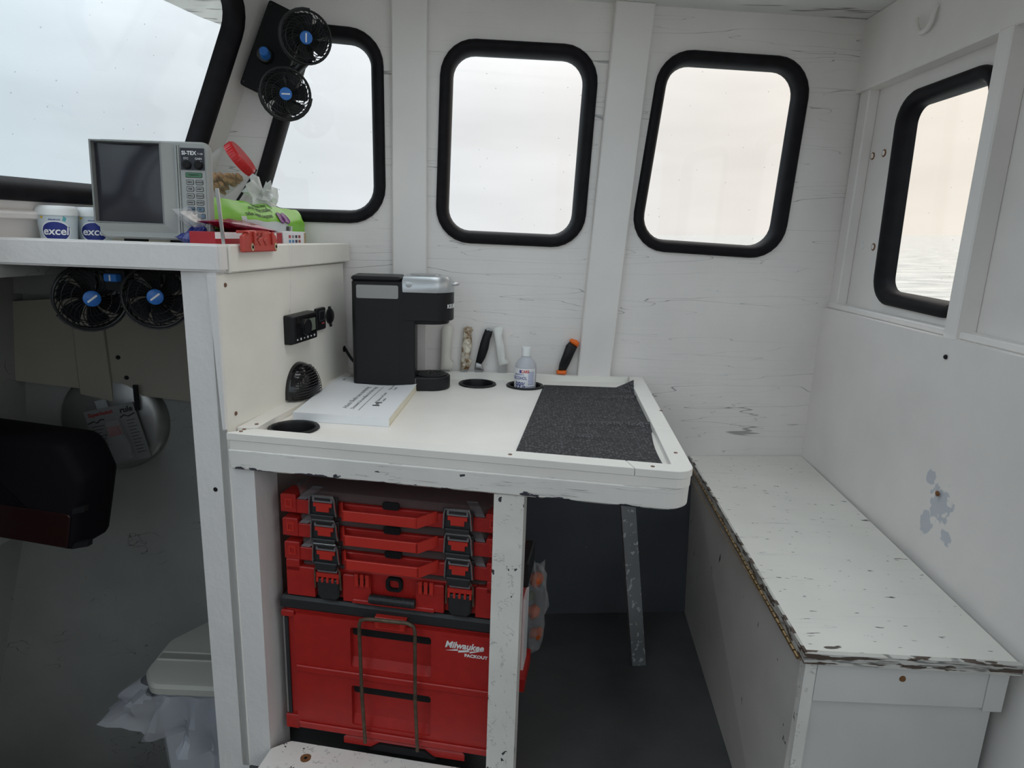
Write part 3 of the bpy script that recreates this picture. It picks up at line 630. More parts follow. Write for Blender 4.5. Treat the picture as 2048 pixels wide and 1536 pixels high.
# ================================================================== TOOL BOXES UNDER THE TABLE
m_red = mat('tool_red', (0.42, 0.018, 0.014), 0.42, noise_amt=0.08, noise_scale=40, bump=0.08, bump_scale=300)
m_red2 = mat('handle_red', (0.55, 0.03, 0.02), 0.4, noise_amt=0.05)
m_dark = mat('charcoal_plastic', (0.022, 0.022, 0.024), 0.5, bump=0.08, bump_scale=200)
m_smoke = clear_mat('smoky_clear_lid', (0.86, 0.80, 0.80), 0.80, 0.12, (0.35, 0.30, 0.30))
m_wire = mat('bright_wire', (0.75, 0.75, 0.76), 0.25, 1.0)
m_oldw = mat('brown_wire', (0.13, 0.095, 0.065), 0.6, 0.5, noise_amt=0.3, noise_scale=80)
E1L, E1R = 0.083, 0.558
OW = E1R-E1L
def organizer(z0, label, shift):
    """low-profile parts organizer; local frame: x across (0..OW), y depth (0 = front), z up from its base"""
    root = thing('parts_organizer', label, 'tool box', MK @ T(E1L+shift, 0.046, z0), 'low red organizers stacked under the table')
    bm = new_bm(); prism(bm, [(0.004, 0.002), (OW-0.004, 0.002), (OW-0.004, 0.36), (0.004, 0.36)], 0.003, 0.034, bev=0.002)
    prism(bm, [(0.0, 0.0), (0.034, 0.0), (0.034, 0.05), (0.0, 0.05)], 0.004, 0.045, bev=0.002); prism(bm, [(OW-0.034, 0.0), (OW, 0.0), (OW, 0.05), (OW-0.034, 0.05)], 0.004, 0.045, bev=0.002)
    obj('tray', bm, m_red, root)
    for x in (0.010, OW-0.026):
        bm = new_bm(); ring(bm, rrect(0.016, 0.020, 0.001, 1, x+0.008, 0.026), rrect(0.010, 0.013, 0.001, 1, x+0.008, 0.026), 0.0, -0.002, plane=XZ); obj('corner_frame', bm, m_red2, root)
    bm = new_bm(); prism(bm, [(0.040, 0.008), (OW-0.040, 0.008), (OW-0.012, 0.05), (OW-0.012, 0.355), (0.012, 0.355), (0.012, 0.05)], 0.0345, 0.054, bev=0.004); obj('clear_lid', bm, m_smoke, root)
    # corner flanges of the lid
    for sgn, x in ((1, 0.036), (-1, OW-0.036)):
        bm = new_bm(); quadplate(bm, [(x, 0.002, 0.036), (x+sgn*0.020, 0.002, 0.036), (x+sgn*0.045, 0.03, 0.055), (x+sgn*0.022, 0.03, 0.055), (x, 0.005, 0.036), (x+sgn*0.020, 0.005, 0.036), (x+sgn*0.045, 0.033, 0.055), (x+sgn*0.022, 0.033, 0.055)]); obj('lid_flange', bm, mat('frosted_grey', (0.20, 0.18, 0.19), 0.35), root)
    for xc in (0.098, 0.385):
        bm = new_bm(); prism(bm, [(xc-0.031, 0.006), (xc+0.031, 0.006), (xc+0.031, 0.050), (xc-0.031, 0.050)], 0.0, -0.007, plane=XZ, bev=0.002)
        prism(bm, [(xc-0.022, -0.006), (xc+0.022, -0.006), (xc+0.026, 0.012), (xc-0.026, 0.012)], -0.006, -0.015, plane=XZ, bev=0.002)
        la = obj('latch', bm, m_dark, root)
        bm = new_bm(); prism(bm, [(xc-0.020, 0.037), (xc-0.020, 0.029), (xc-0.014, 0.029), (xc-0.014, 0.018), (xc+0.014, 0.018), (xc+0.014, 0.029), (xc+0.020, 0.029), (xc+0.020, 0.037)], -0.006, -0.011, plane=XZ); obj('latch_tab', bm, m_red2, la)
        bm = new_bm(); ring(bm, rrect(0.044, 0.013, 0.002, 2, xc, 0.045), rrect(0.036, 0.007, 0.001, 2, xc, 0.045), -0.006, -0.010, plane=XZ); obj('latch_pivot', bm, mat('frosted_grey', (0.20, 0.18, 0.19), 0.35), la)
        bm = new_bm(); tube(bm, [(xc-0.029, -0.010, 0.010), (xc-0.027, -0.013, 0.046), (xc-0.024, -0.014, 0.055), (xc+0.024, -0.014, 0.055), (xc+0.027, -0.013, 0.046), (xc+0.029, -0.010, 0.010)], 0.0022, 6); obj('wire_loop', bm, m_wire, la, smooth=50)
    # front pull handle: bar with two slanted returns
    bm = new_bm(); x0, x1 = 0.150, 0.312
    prism(bm, [(x0, -0.034), (x1-0.004, -0.034), (x1-0.004, -0.028), (x0, -0.028)], 0.014, 0.036, bev=0.001)
    for (xa, xb) in ((x0, x0-0.016), (x1-0.004, x1+0.028)):
        s_ = 0.004 if xb < xa else -0.004
        quadplate(bm, [(xa, -0.034, 0.014), (xa+s_, -0.034, 0.014), (xb+s_, 0.0, 0.016), (xb, 0.0, 0.016), (xa, -0.034, 0.036), (xa+s_, -0.034, 0.036), (xb+s_, 0.0, 0.040), (xb, 0.0, 0.040)])
    obj('handle', bm, m_red2, root)
    bm = new_bm(); prism(bm, rrect(0.036, 0.016, 0.005, 3, 0.243, 0.042), 0.001, -0.003, plane=XZ); obj('handle_recess', bm, m_soft, root)
    return root
ordn = ['topmost red parts organizer just below the table apron', 'second red parts organizer from the top of the stack', 'third red parts organizer directly above the deep organizer']
for i, (z0, sh) in enumerate(((0.6075, 0.0), (0.5535, 0.002), (0.4995, 0.004))): organizer(z0, ordn[i], sh)
# deep organizer
deep = thing('deep_organizer', 'deep red organizer with clear lid and black carry handle', 'tool box', MK @ T(E1L+0.006, 0.046, 0.416))
bm = new_bm(); prism(bm, [(0.0, 0.012), (OW-0.004, 0.012), (OW-0.004, 0.36), (0.0, 0.36)], 0.002, 0.070, bev=0.002)
for (xa, xb, zt) in ((0.0, 0.064, 0.072), (0.128, 0.190, 0.066), (0.290, 0.350, 0.066), (0.418, OW-0.004, 0.072)): prism(bm, [(xa, 0.0), (xb, 0.0), (xb, 0.02), (xa, 0.02)], 0.002, zt, bev=0.002)
prism(bm, [(0.150, -0.004), (0.330, -0.004), (0.330, 0.02), (0.150, 0.02)], 0.002, 0.012, bev=0.002)
for (xa, xb) in ((0.0, 0.030), (OW-0.034, OW-0.004)): prism(bm, [(xa, 0.0), (xb, 0.0), (xb, 0.05), (xa, 0.05)], 0.06, 0.088, bev=0.002)
obj('body', bm, m_red, deep)
bm = new_bm(); prism(bm, [(0.036, 0.010), (OW-0.040, 0.010), (OW-0.012, 0.05), (OW-0.012, 0.355), (0.012, 0.355), (0.012, 0.05)], 0.0705, 0.082, bev=0.004); obj('clear_lid', bm, m_smoke, deep)
for x in (0.160, 0.172, 0.184, 0.300, 0.312, 0.324):
    bm = new_bm(); prism(bm, [(x-0.004, 0.044), (x+0.004, 0.044), (x+0.004, 0.072), (x-0.004, 0.072)], 0.001, -0.006, plane=XZ, bev=0.001); obj('rib', bm, m_red2, deep)
for x in (0.166, 0.178, 0.306, 0.318):
    bm = new_bm(); prism(bm, [(x-0.003, 0.046), (x+0.003, 0.046), (x+0.003, 0.062), (x-0.003, 0.062)], 0.0, -0.0006, plane=XZ); obj('slot', bm, m_soft, deep)
bm = new_bm(); ring(bm, rrect(0.036, 0.032, 0.010, 4, 0.240, 0.052), rrect(0.022, 0.020, 0.006, 4, 0.240, 0.052), 0.012, 0.004, plane=XZ); obj('ring_mark', bm, m_soft, deep)
hb = new_bm(); tube(hb, [(0.190, -0.006, 0.020), (0.290, -0.006, 0.020)], 0.0095, 12); hd = obj('carry_handle', hb, m_dark, deep, smooth=40)
for i in range(22):
    hb = new_bm(); x = 0.194+0.0043*i; tube(hb, [(x, -0.006, 0.020), (x+0.0018, -0.006, 0.020)], 0.0104, 10); obj('grip_ridge', hb, m_dark, hd)
for xc in (0.096, 0.385):
    bm = new_bm(); prism(bm, [(xc-0.026, 0.052), (xc+0.026, 0.052), (xc+0.024, 0.012), (xc+0.016, 0.004), (xc-0.016, 0.004), (xc-0.024, 0.012)], 0.012, -0.006, plane=XZ, bev=0.003); la = obj('latch', bm, m_dark, deep)
    bm = new_bm(); prism(bm, [(xc-0.027, 0.066), (xc+0.027, 0.066), (xc+0.027, 0.056), (xc-0.027, 0.056)], 0.012, -0.004, plane=XZ)
    for k in range(5): prism(bm, [(xc-0.025+k*0.0115, 0.057), (xc-0.0205+k*0.0115, 0.057), (xc-0.0205+k*0.0115, 0.046), (xc-0.025+k*0.0115, 0.046)], 0.0, -0.008, plane=XZ)
    obj('latch_tab', bm, m_red2, la)
    bm = new_bm(); ring(bm, rrect(0.044, 0.015, 0.002, 2, xc, 0.077), rrect(0.036, 0.008, 0.001, 2, xc, 0.077), 0.0, -0.006, plane=XZ); obj('latch_pivot', bm, mat('frosted_grey', (0.20, 0.18, 0.19), 0.35), la)
    bm = new_bm(); tube(bm, [(xc-0.029, -0.004, 0.030), (xc-0.028, -0.006, 0.074), (xc-0.024, -0.008, 0.082), (xc+0.024, -0.008, 0.082), (xc+0.028, -0.006, 0.074), (xc+0.029, -0.004, 0.030)], 0.0022, 6); obj('wire_loop', bm, m_oldw, la, smooth=50)
# two-drawer box
dr = thing('drawer_tool_box', 'large red two-drawer tool box at the bottom of the stack', 'tool box', MK @ T(E1L-0.012, 0.040, 0.0605))
DW = OW+0.026
bm = new_bm(); prism(bm, [(0.012, 0.012), (DW-0.012, 0.012), (DW-0.012, 0.37), (0.012, 0.37)], 0.020, 0.330, bev=0.003)
prism(bm, [(0.0, 0.006), (0.030, 0.006), (0.030, 0.06), (0.0, 0.06)], 0.302, 0.318, bev=0.002); prism(bm, [(0.0, 0.006), (0.030, 0.006), (0.030, 0.06), (0.0, 0.06)], 0.016, 0.052, bev=0.002)
prism(bm, [(0.140, 0.002), (0.420, 0.002), (0.400, 0.03), (0.160, 0.03)], 0.0, 0.022, bev=0.003)
obj('body', bm, m_red, dr)
bm = new_bm(); prism(bm, [(0.0, 0.004), (DW, 0.004), (DW, 0.37), (0.0, 0.37)], 0.322, 0.354, bev=0.006); obj('top_cover', bm, m_dark, dr)
bm = new_bm(); box(bm, 0.006, 0.014, 0.008, 0.03, 0.054, 0.300); obj('side_pillar', bm, m_dark, dr)
bm = new_bm(); box(bm, 0.001, 0.0055, 0.010, 0.03, 0.054, 0.300); obj('side_rod', bm, mat('grey_metal', (0.4, 0.4, 0.4), 0.35, 0.8), dr)
for zlo, zhi, nm in ((0.176, 0.318, 'upper'), (0.030, 0.174, 'lower')):
    r0, r1 = 0.162, 0.343
    bm = new_bm(); outer_d = round_poly([(0.032, zlo), (DW-0.010, zlo), (DW-0.010, zhi), (0.032, zhi)], 0.012 if nm == 'upper' else 0.008, 4)
    hole = rrect(r1-r0, (zhi-zlo)*0.70, 0.006, 3, (r0+r1)/2, zlo+(zhi-zlo)*0.53)
    plate(bm, outer_d, [hole], 0.0, 0.014)
    # lower lip of the drawer front
    prism(bm, [(0.036, zlo), (DW-0.014, zlo), (DW-0.014, zlo+0.016), (0.036, zlo+0.016)], 0.0, -0.005, plane=XZ, bev=0.002)
    d_ = obj('drawer', bm, m_red, dr)
    hz0, hz1 = zlo+(zhi-zlo)*0.18, zlo+(zhi-zlo)*0.88
    bm = new_bm(); quadplate(bm, [(r0, 0.004, hz0), (r1, 0.004, hz0), (r1, 0.034, hz1-0.02), (r0, 0.034, hz1-0.02), (r0, 0.008, hz0-0.002), (r1, 0.008, hz0-0.002), (r1, 0.038, hz1), (r0, 0.038, hz1)])
    box(bm, r0-0.003, r0, 0.0135, 0.038, hz0, hz1); box(bm, r1, r1+0.003, 0.0135, 0.038, hz0, hz1); obj('pull_recess', bm, m_red, d_)
    bm = new_bm(); prism(bm, rrect(r1-r0-0.004, 0.024, 0.006, 3, (r0+r1)/2, hz1-0.012), 0.010, 0.030, plane=XZ); obj('finger_slot', bm, m_soft, d_)
bm = new_bm(); prism(bm, [(0.220, 0.312), (0.288, 0.312), (0.290, 0.340), (0.222, 0.340)], 0.006, -0.012, plane=XZ, bev=0.003); lt = obj('latch', bm, m_red2, dr)
for k in range(4):
    bm = new_bm(); box(bm, 0.232, 0.278, -0.0135, -0.0118, 0.319+k*0.004, 0.3205+k*0.004); obj('latch_groove', bm, m_red, lt)
bm = new_bm(); prism(bm, [(0.20, 0.0), (0.355, 0.0), (0.330, 0.018), (0.225, 0.018)], 0.0025, -0.004, plane=XZ); obj('foot_recess', bm, m_soft, dr)
# logo plate and lettering on the upper drawer
bm = new_bm(); prism(bm, rrect(0.100, 0.046, 0.004, 3, 0.420, 0.284), 0.001, -0.0012, plane=XZ); lg = obj('logo_plate', bm, m_red, dr)
bm = text_bm('Milwaukee', 0.021, 0.0003, 0.28, 0.0006, M=T(0.415, -0.0016, 0.2915) @ FACE, sx=0.92); obj('lettering', bm, m_print_w, lg)
bm = new_bm(); prism(bm, [(x_-0.035, z_) for x_, z_ in [(0.411, 0.2775), (0.437, 0.2835), (0.435, 0.280), (0.462, 0.2845), (0.459, 0.2805), (0.494, 0.287), (0.462, 0.2770), (0.464, 0.2805), (0.437, 0.2755), (0.439, 0.2795)]], -0.0014, -0.0019, plane=XZ); obj('bolt_mark', bm, m_print_w, lg)
bm = text_bm('PACKOUT', 0.0095, 0.0003, 0.0, 0.0004, M=T(0.441, -0.0016, 0.2705) @ FACE, sx=1.12); obj('lettering', bm, m_print_w, lg)
# side handle seen past the leg
bm = new_bm(); box(bm, DW, DW+0.026, 0.16, 0.28, 0.070, 0.110, bev=0.003); box(bm, DW, DW+0.012, 0.16, 0.28, 0.11, 0.34); sh_ = obj('side_handle', bm, m_red, dr)
bm = new_bm(); box(bm, DW+0.012, DW+0.018, 0.19, 0.25, 0.110, 0.30); obj('handle_strip', bm, m_white, sh_)
bm = new_bm(); box(bm, DW, DW+0.022, 0.18, 0.30, 0.335, 0.40, bev=0.004); obj('side_latch', bm, m_dark, dr)
# wire bail hooked in front of the drawers
bm = new_bm(); x0, x1 = 0.264, 0.386
tube(bm, [(x0+0.006, 0.022, 0.030), (x0+0.002, 0.018, 0.16), (x0, 0.016, 0.325), (x0+0.004, 0.015, 0.338), (x0+0.018, 0.014, 0.344), (x1-0.016, 0.014, 0.346), (x1-0.003, 0.015, 0.340), (x1, 0.016, 0.328), (x1, 0.018, 0.16), (x1+0.004, 0.022, 0.030)], 0.0042, 8, M=MK @ T(0, 0, 0.0605))
o = obj('wire_bail', bm, m_oldw, smooth=50); tag(o, 'rusty brown wire bail hooked over the red drawers', 'wire bail')
# things half hidden right of the leg
m_film = clear_mat('clear_film', (0.97, 0.97, 0.97), 0.78, 0.12, (0.75, 0.76, 0.78))
m_orange = mat('orange_bait', (0.75, 0.14, 0.02), 0.5)
bg_ = thing('snack_bag', 'clear plastic bag with orange bits behind the table leg', 'bag', T(0.062, 1.70, 0.0))
bm = new_bm(); blob(bm, (0, 0, 0.15), 0.15, 3, 0.5, 26, 3, (0.28, 0.22, 0.95)); obj('film', bm, m_film, bg_)
for i, (x, z, r) in enumerate(((0.004, 0.235, 0.022), (0.000, 0.13, 0.020), (0.010, 0.06, 0.02), (-0.01, 0.18, 0.014))):
    bm = new_bm(); blob(bm, (x, 0, z), r, 2, 0.5, 22, i); obj('bait', bm, m_orange if i != 3 else mat('olive', (0.10, 0.12, 0.03), 0.6), bg_, smooth=60)

# ================================================================== COFFEE MAKER
cof = thing('coffee_maker', 'slim black single-cup coffee maker with silver lid on the table', 'coffee maker', MW @ T(-0.405, -0.125, 0.7822))
def dshape(x0, x1, w, n=14):   # flat at x0, half round at x1
    r = w/2; return [(x0, -r), (x1-r, -r)]+[(x1-r+r*math.sin(math.pi*i/n), -r*math.cos(math.pi*i/n)) for i in range(1, n)]+[(x1-r, r), (x0, r)]
bm = new_bm(); prism(bm, round_poly([(-0.132, -0.057), (-0.004, -0.057), (-0.004, 0.057), (-0.132, 0.057)], 0.012, 4), 0.0, 0.289, bev=0.003); prism(bm, round_poly([(-0.02, -0.057), (0.030, -0.057), (0.030, 0.057), (-0.02, 0.057)], 0.006, 4), 0.0, 0.289, bev=0.003); obj('column', bm, m_black, cof, smooth=35)
bm = new_bm(); prism(bm, dshape(0.004, 0.130, 0.1165), 0.188, 0.262, bev=0.002); hd = obj('brew_head', bm, m_black, cof, smooth=35)
bm = new_bm(); prism(bm, dshape(-0.02, 0.118, 0.085), 0.178, 0.189, bev=0.002); obj('spout_skirt', bm, m_black, hd, smooth=35)
bm = new_bm()
loft(bm, [[XY(p, z) for p in dshape(x0, x1, w)] for (x0, x1, w, z) in ((0.0, 0.130, 0.117, 0.2625), (-0.002, 0.131, 0.118, 0.264), (-0.003, 0.128, 0.114, 0.292), (0.0, 0.120, 0.104, 0.302), (0.01, 0.11, 0.09, 0.304))]); ld = obj('lid', bm, m_silver, cof, smooth=40)
bm = new_bm(); lathe(bm, [(0.0085, 0), (0.0085, 0.0010), (0.0075, 0.0014)], 24, T(0.014, -0.0575, 0.283) @ RX(90)); obj('hinge_cap', bm, m_silver, ld, smooth=40)
bm = new_bm(); blob(bm, (0.131, -0.012, 0.284), 0.011, 2, 0, 1, 0, (1.3, 1.1, 0.5)); obj('lid_tab', bm, m_steel, ld, smooth=80)
bm = new_bm(); prism(bm, rrect(0.08, 0.07, 0.03, 5, 0.055, 0), 0.303, 0.3065, bev=0.0015); obj('lid_inset', bm, mat('lid_grey', (0.35, 0.36, 0.37), 0.3, 0.5), ld)
bm = new_bm(); prism(bm, rrect(0.106, 0.034, 0.004, 3, -0.066, 0.262), -0.0565, -0.0578, plane=XZ); obj('tank_window', bm, mat('tank_grey', (0.30, 0.30, 0.30), 0.25), cof)
bm = new_bm(); prism(bm, round_poly([(-0.133, -0.058), (-0.004, -0.058), (-0.004, 0.058), (-0.133, 0.058)], 0.012, 4), 0.2895, 0.301, bev=0.004); obj('tank_lid', bm, m_black, cof, smooth=35)
bm = new_bm(); prism(bm, dshape(0.0, 0.122, 0.104, 18), 0.0, 0.036, bev=0.003); bs = obj('drip_base', bm, m_black, cof, smooth=35)
bm = new_bm(); lathe(bm, [(0.044, 0), (0.044, 0.003), (0.040, 0.004)], 32, T(0.070, 0, 0.0355)); gr = obj('drip_grate', bm, m_black, bs, smooth=35)
for rr, nn in ((0.035, 20), (0.026, 14), (0.017, 9)):
    for i in range(nn):
        a = 2*math.pi*(i+0.5)/nn; bm = new_bm(); box(bm, -0.0028, 0.0028, -0.0016, 0.0016, 0, 0.0006, M=T(0.070+rr*math.cos(a), rr*math.sin(a), 0.0395) @ RZ(math.degrees(a))); obj('slot', bm, m_soft, gr)
bm = new_bm(); lathe(bm, [(0.007, 0), (0.007, 0.0006)], 16, T(0.070, 0, 0.0395)); obj('drain', bm, m_soft, gr)
bm = new_bm(); box(bm, 0.022, 0.032, -0.0535, -0.0515, 0.001, 0.035); obj('clear_tab', bm, mat('dark_clear', (0.09, 0.09, 0.09), 0.2), bs)
bm = text_bm('KEURIG', 0.015, 0.0003, 0, 0.0003, M=T(0.072, 0, 0.226) @ RZ(70) @ T(0, -0.0583, 0) @ FACE, bend=0.0580); obj('lettering', bm, m_print_w, hd)
# power lead from panel hole to coffee maker
bm = new_bm()
P0 = MS @ Vector((0.572, -0.004, 0.868)); P3 = MW @ Vector((-0.535, -0.10, 0.835))
tube(bm, [P0.lerp(P3, t_)+Vector((0, 0, -0.006*math.sin(math.pi*t_))) for t_ in [i/8 for i in range(9)]], 0.0042, 8)
o = obj('power_cord', bm, m_black, smooth=50); tag(o, 'short black power cord running from the panel hole to the coffee maker', 'cord')

# ================================================================== KNIVES IN THE SLOT BEHIND THE RAIL
KN = {
'k1': [(-0.3104, 0.926), (-0.3053, 0.935), (-0.2932, 0.9412), (-0.2809, 0.939), (-0.2763, 0.9303), (-0.2771, 0.9161), (-0.2805, 0.9019), (-0.2819, 0.8805), (-0.2834, 0.8554), (-0.285, 0.8409), (-0.2742, 0.8321), (-0.2759, 0.823), (-0.2829, 0.8156), (-0.3129, 0.8169), (-0.3115, 0.8512), (-0.3101, 0.887)],
'k2': [(-0.2476, 0.9309), (-0.2372, 0.9365), (-0.2232, 0.935), (-0.2188, 0.9263), (-0.2245, 0.9155), (-0.2232, 0.8995), (-0.2215, 0.8852), (-0.2252, 0.8601), (-0.2302, 0.8419), (-0.2212, 0.8385), (-0.2228, 0.8276), (-0.2315, 0.8165), (-0.2545, 0.8169), (-0.2531, 0.8379), (-0.2503, 0.8811), (-0.2473, 0.9097)],
'k3': [(-0.1843, 0.9288), (-0.1756, 0.9318), (-0.1631, 0.9257), (-0.1646, 0.915), (-0.1695, 0.9006), (-0.1741, 0.8718), (-0.1823, 0.8464), (-0.1926, 0.8281), (-0.2098, 0.8332), (-0.204, 0.8605), (-0.1975, 0.8893), (-0.191, 0.9109)],
'k3c': [(-0.1838, 0.9285), (-0.1756, 0.9330), (-0.1628, 0.9265), (-0.1640, 0.9235), (-0.174, 0.9285), (-0.182, 0.925)],
'k3g': [(-0.2098, 0.8343), (-0.1926, 0.8292), (-0.1851, 0.8137), (-0.2137, 0.8168)],
'k4': [(-0.1614, 0.9293), (-0.1564, 0.9372), (-0.1423, 0.9386), (-0.1315, 0.9335), (-0.1328, 0.9192), (-0.1362, 0.9138), (-0.1282, 0.8835), (-0.125, 0.8619), (-0.1251, 0.8438), (-0.1135, 0.8368), (-0.1157, 0.8276), (-0.1424, 0.8217), (-0.1486, 0.8507), (-0.155, 0.8902)],
'k4b': [(-0.1431, 0.8224), (-0.1192, 0.8257), (-0.1198, 0.79), (-0.142, 0.79)],
'k5a': [(0.0631, 0.9018), (0.07, 0.9074), (0.0866, 0.9023), (0.0924, 0.8952), (0.0877, 0.8824), (0.0671, 0.8947)],
'k5b': [(0.064, 0.8975), (0.0869, 0.8831), (0.0779, 0.8621), (0.0668, 0.8326), (0.057, 0.8122), (0.035, 0.8137), (0.0377, 0.8321), (0.0471, 0.8616), (0.0548, 0.8872)],
'k5c': [(0.0296, 0.8118), (0.0569, 0.8141), (0.0591, 0.8067), (0.0558, 0.8), (0.0301, 0.8018)]}
m_kw = mat('knife_ivory', (0.74, 0.71, 0.64), 0.5, noise_amt=0.05)
m_kw2 = mat('knife_white', (0.80, 0.80, 0.77), 0.45, noise_amt=0.04)
m_kst = mat('knife_stained', (0.68, 0.58, 0.42), 0.6)
t = m_kst.node_tree; p = t.nodes['Principled BSDF']; c = t.nodes.new('ShaderNodeTexCoord'); n_ = t.nodes.new('ShaderNodeTexNoise'); n_.inputs['Scale'].default_value = 70; n_.inputs['Detail'].default_value = 6; t.links.new(c.outputs['Object'], n_.inputs['Vector'])
cr = t.nodes.new('ShaderNodeValToRGB'); cr.color_ramp.elements[0].position = 0.38; cr.color_ramp.elements[0].color = (0.20, 0.10, 0.03, 1); cr.color_ramp.elements[1].position = 0.6; cr.color_ramp.elements[1].color = (0.76, 0.70, 0.58, 1); t.links.new(n_.outputs['Fac'], cr.inputs[0]); t.links.new(cr.outputs[0], p.inputs['Base Color'])
m_or = mat('safety_orange', (0.90, 0.16, 0.01), 0.4)
m_blade = mat('blade_steel', (0.42, 0.42, 0.42), 0.35, 0.9)
def knife(label, parts, blade):
    pts = parts[0][1]; bx = sum(p[0] for p in pts)/len(pts)
    root = thing('filleting_knife', label, 'knife', MW @ T(bx, -0.016, 0.7985), 'knives in the slot behind the table')
    for nm, poly, m_, th in parts:
        poly = [(x, z-0.007 if z < 0.826 and x < -0.17 else z) for x, z in poly]
        bm = new_bm(); q = [(x-bx, z-0.7985) for x, z in poly]; q = ccw(q)
        ii = inset(q, min(0.004, th*0.35))
        loft(bm, [[XZ(p, th/2) for p in ii], [XZ(p, th/4) for p in q], [XZ(p, -th/4) for p in q], [XZ(p, -th/2) for p in ii]]); obj(nm, bm, m_, root, smooth=60)
    bm = new_bm(); q = [(x-bx, z-0.7985) for x, z in blade]; prism(bm, q, -0.0008, 0.0008, plane=XZ); obj('blade', bm, m_blade, root)
    return root
knife('ivory handled knife beside the coffee maker, leftmost of the five', [('handle', KN['k1'], m_kw, 0.018)], [(-0.308, 0.816), (-0.286, 0.816), (-0.288, 0.70), (-0.300, 0.69)])
knife('brown-stained ivory handled knife, second of the five', [('handle', KN['k2'], m_kst, 0.018)], [(-0.252, 0.816), (-0.234, 0.816), (-0.236, 0.70), (-0.246, 0.69)])
knife('black handled knife leaning beside the clean white handle', [('handle', KN['k3'], m_black, 0.018), ('end_cap', KN['k3c'], m_silver, 0.0185), ('bolster', KN['k3g'], m_blade, 0.012)], [(-0.212, 0.816), (-0.188, 0.814), (-0.196, 0.70), (-0.210, 0.69)])
knife('clean white handled knife with steel blade showing at its base', [('handle', KN['k4'], m_kw2, 0.018)], [(-0.1425, 0.823), (-0.1195, 0.826), (-0.120, 0.70), (-0.136, 0.69)])
knife('black handled knife with orange ends beside the wall post', [('handle', KN['k5b'], m_black, 0.018), ('end_cap', KN['k5a'], m_or, 0.019), ('guard', KN['k5c'], m_or, 0.022)], [(0.036, 0.803), (0.052, 0.803), (0.047, 0.70), (0.036, 0.69)])

# ================================================================== ALCOHOL BOTTLE
m_bot = clear_mat('frosted_bottle', (0.92, 0.93, 0.96), 0.45, 0.25, (0.70, 0.71, 0.76))
m_lab = mat('paper_label', (0.86, 0.86, 0.88), 0.5)
m_lb = mat('label_blue', (0.05, 0.06, 0.30), 0.5); m_lr = mat('label_red', (0.60, 0.03, 0.02), 0.5); m_lg = mat('label_lilac', (0.35, 0.38, 0.62), 0.5)
bt = thing('alcohol_bottle', 'clear plastic rubbing alcohol bottle with white cap in the drink holder', 'bottle', T(0.012, 1.793, 0.7100) @ RZ(-4))
bm = new_bm(); lathe(bm, [(0.0, 0.0), (0.029, 0.0), (0.0305, 0.003), (0.0305, 0.126), (0.029, 0.136), (0.022, 0.147), (0.0155, 0.154), (0.0125, 0.158), (0.0125, 0.166), (0.0, 0.166)], 28, cap0=False, cap1=False); obj('bottle_body', bm, m_bot, bt, smooth=50)
bm = new_bm(); lathe(bm, [(0.0, 0.0), (0.0285, 0.0), (0.0285, 0.090), (0.0, 0.090)], 24, T(0, 0, 0.001), cap0=False, cap1=False); obj('liquid', bm, clear_mat('clear_liquid', (0.93, 0.94, 0.98), 0.75, 0.05, (0.7, 0.72, 0.8)), bt)
bm = new_bm(); lathe(bm, [(0.0, 0.160), (0.0135, 0.160), (0.0135, 0.182), (0.0125, 0.1845), (0.0, 0.1845)], 24, cap0=False, cap1=False); cp = obj('cap', bm, m_white, bt, smooth=40)
bm = new_bm(); r_ = 0.0308
arc_ = lambda a0, a1, z0_, z1_, rr, nn=14: [[(rr*math.sin(R(a0+(a1-a0)*i/nn)), -rr*math.cos(R(a0+(a1-a0)*i/nn)), z) for z in (z0_, z1_)] for i in range(nn+1)]
def label_patch(bm, a0, a1, z0_, z1_, rr, mat_=0):
    n_ = 14; rg = []
    for i in range(n_+1):
        a = R(a0+(a1-a0)*i/n_); rg.append([(rr*math.sin(a), -rr*math.cos(a), z0_), (rr*math.sin(a), -rr*math.cos(a), z1_), ((rr-0.0004)*math.sin(a), -(rr-0.0004)*math.cos(a), z1_), ((rr-0.0004)*math.sin(a), -(rr-0.0004)*math.cos(a), z0_)])
    loft(bm, rg, mat=mat_)
label_patch(bm, -95, 62, 0.014, 0.127, 0.0309); lb = obj('label', bm, m_lab, bt)
def wrap(s, size, ang, z, m_, rr=0.0311, bold=0.0, sx=1.0):
    bm = text_bm(s, size, 0.0002, 0, bold, M=RZ(ang) @ T(0, -rr, z) @ FACE, bend=rr, sx=sx); obj('lettering', bm, m_, lb)
wrap('CARE', 0.011, 2, 0.119, m_lr, bold=0.0003, sx=0.85)
bm = new_bm(); label_patch(bm, -29, -19, 0.1145, 0.1235, 0.0312); obj('round_mark', bm, m_lb, lb)
wrap('ISOPROPYL', 0.006, -30, 0.110, m_lb); wrap('ALCOHOL', 0.013, -30, 0.100, m_lb, bold=0.0002, sx=0.75); wrap('99%', 0.027, -24, 0.079, m_lb, bold=0.0002, sx=0.72); wrap('USP', 0.016, -34, 0.036, m_lb, bold=0.0004)
bm = new_bm()
for k in range(9): label_patch(bm, 18, 52, 0.116-0.0042*k, 0.1182-0.0042*k, 0.03115)
for k in range(5): label_patch(bm, 18, 52, 0.066-0.0042*k, 0.0682-0.0042*k, 0.03115)
obj('small_print', bm, m_lg, lb); wrap('CAUTION', 0.006, 34, 0.075, m_lb)

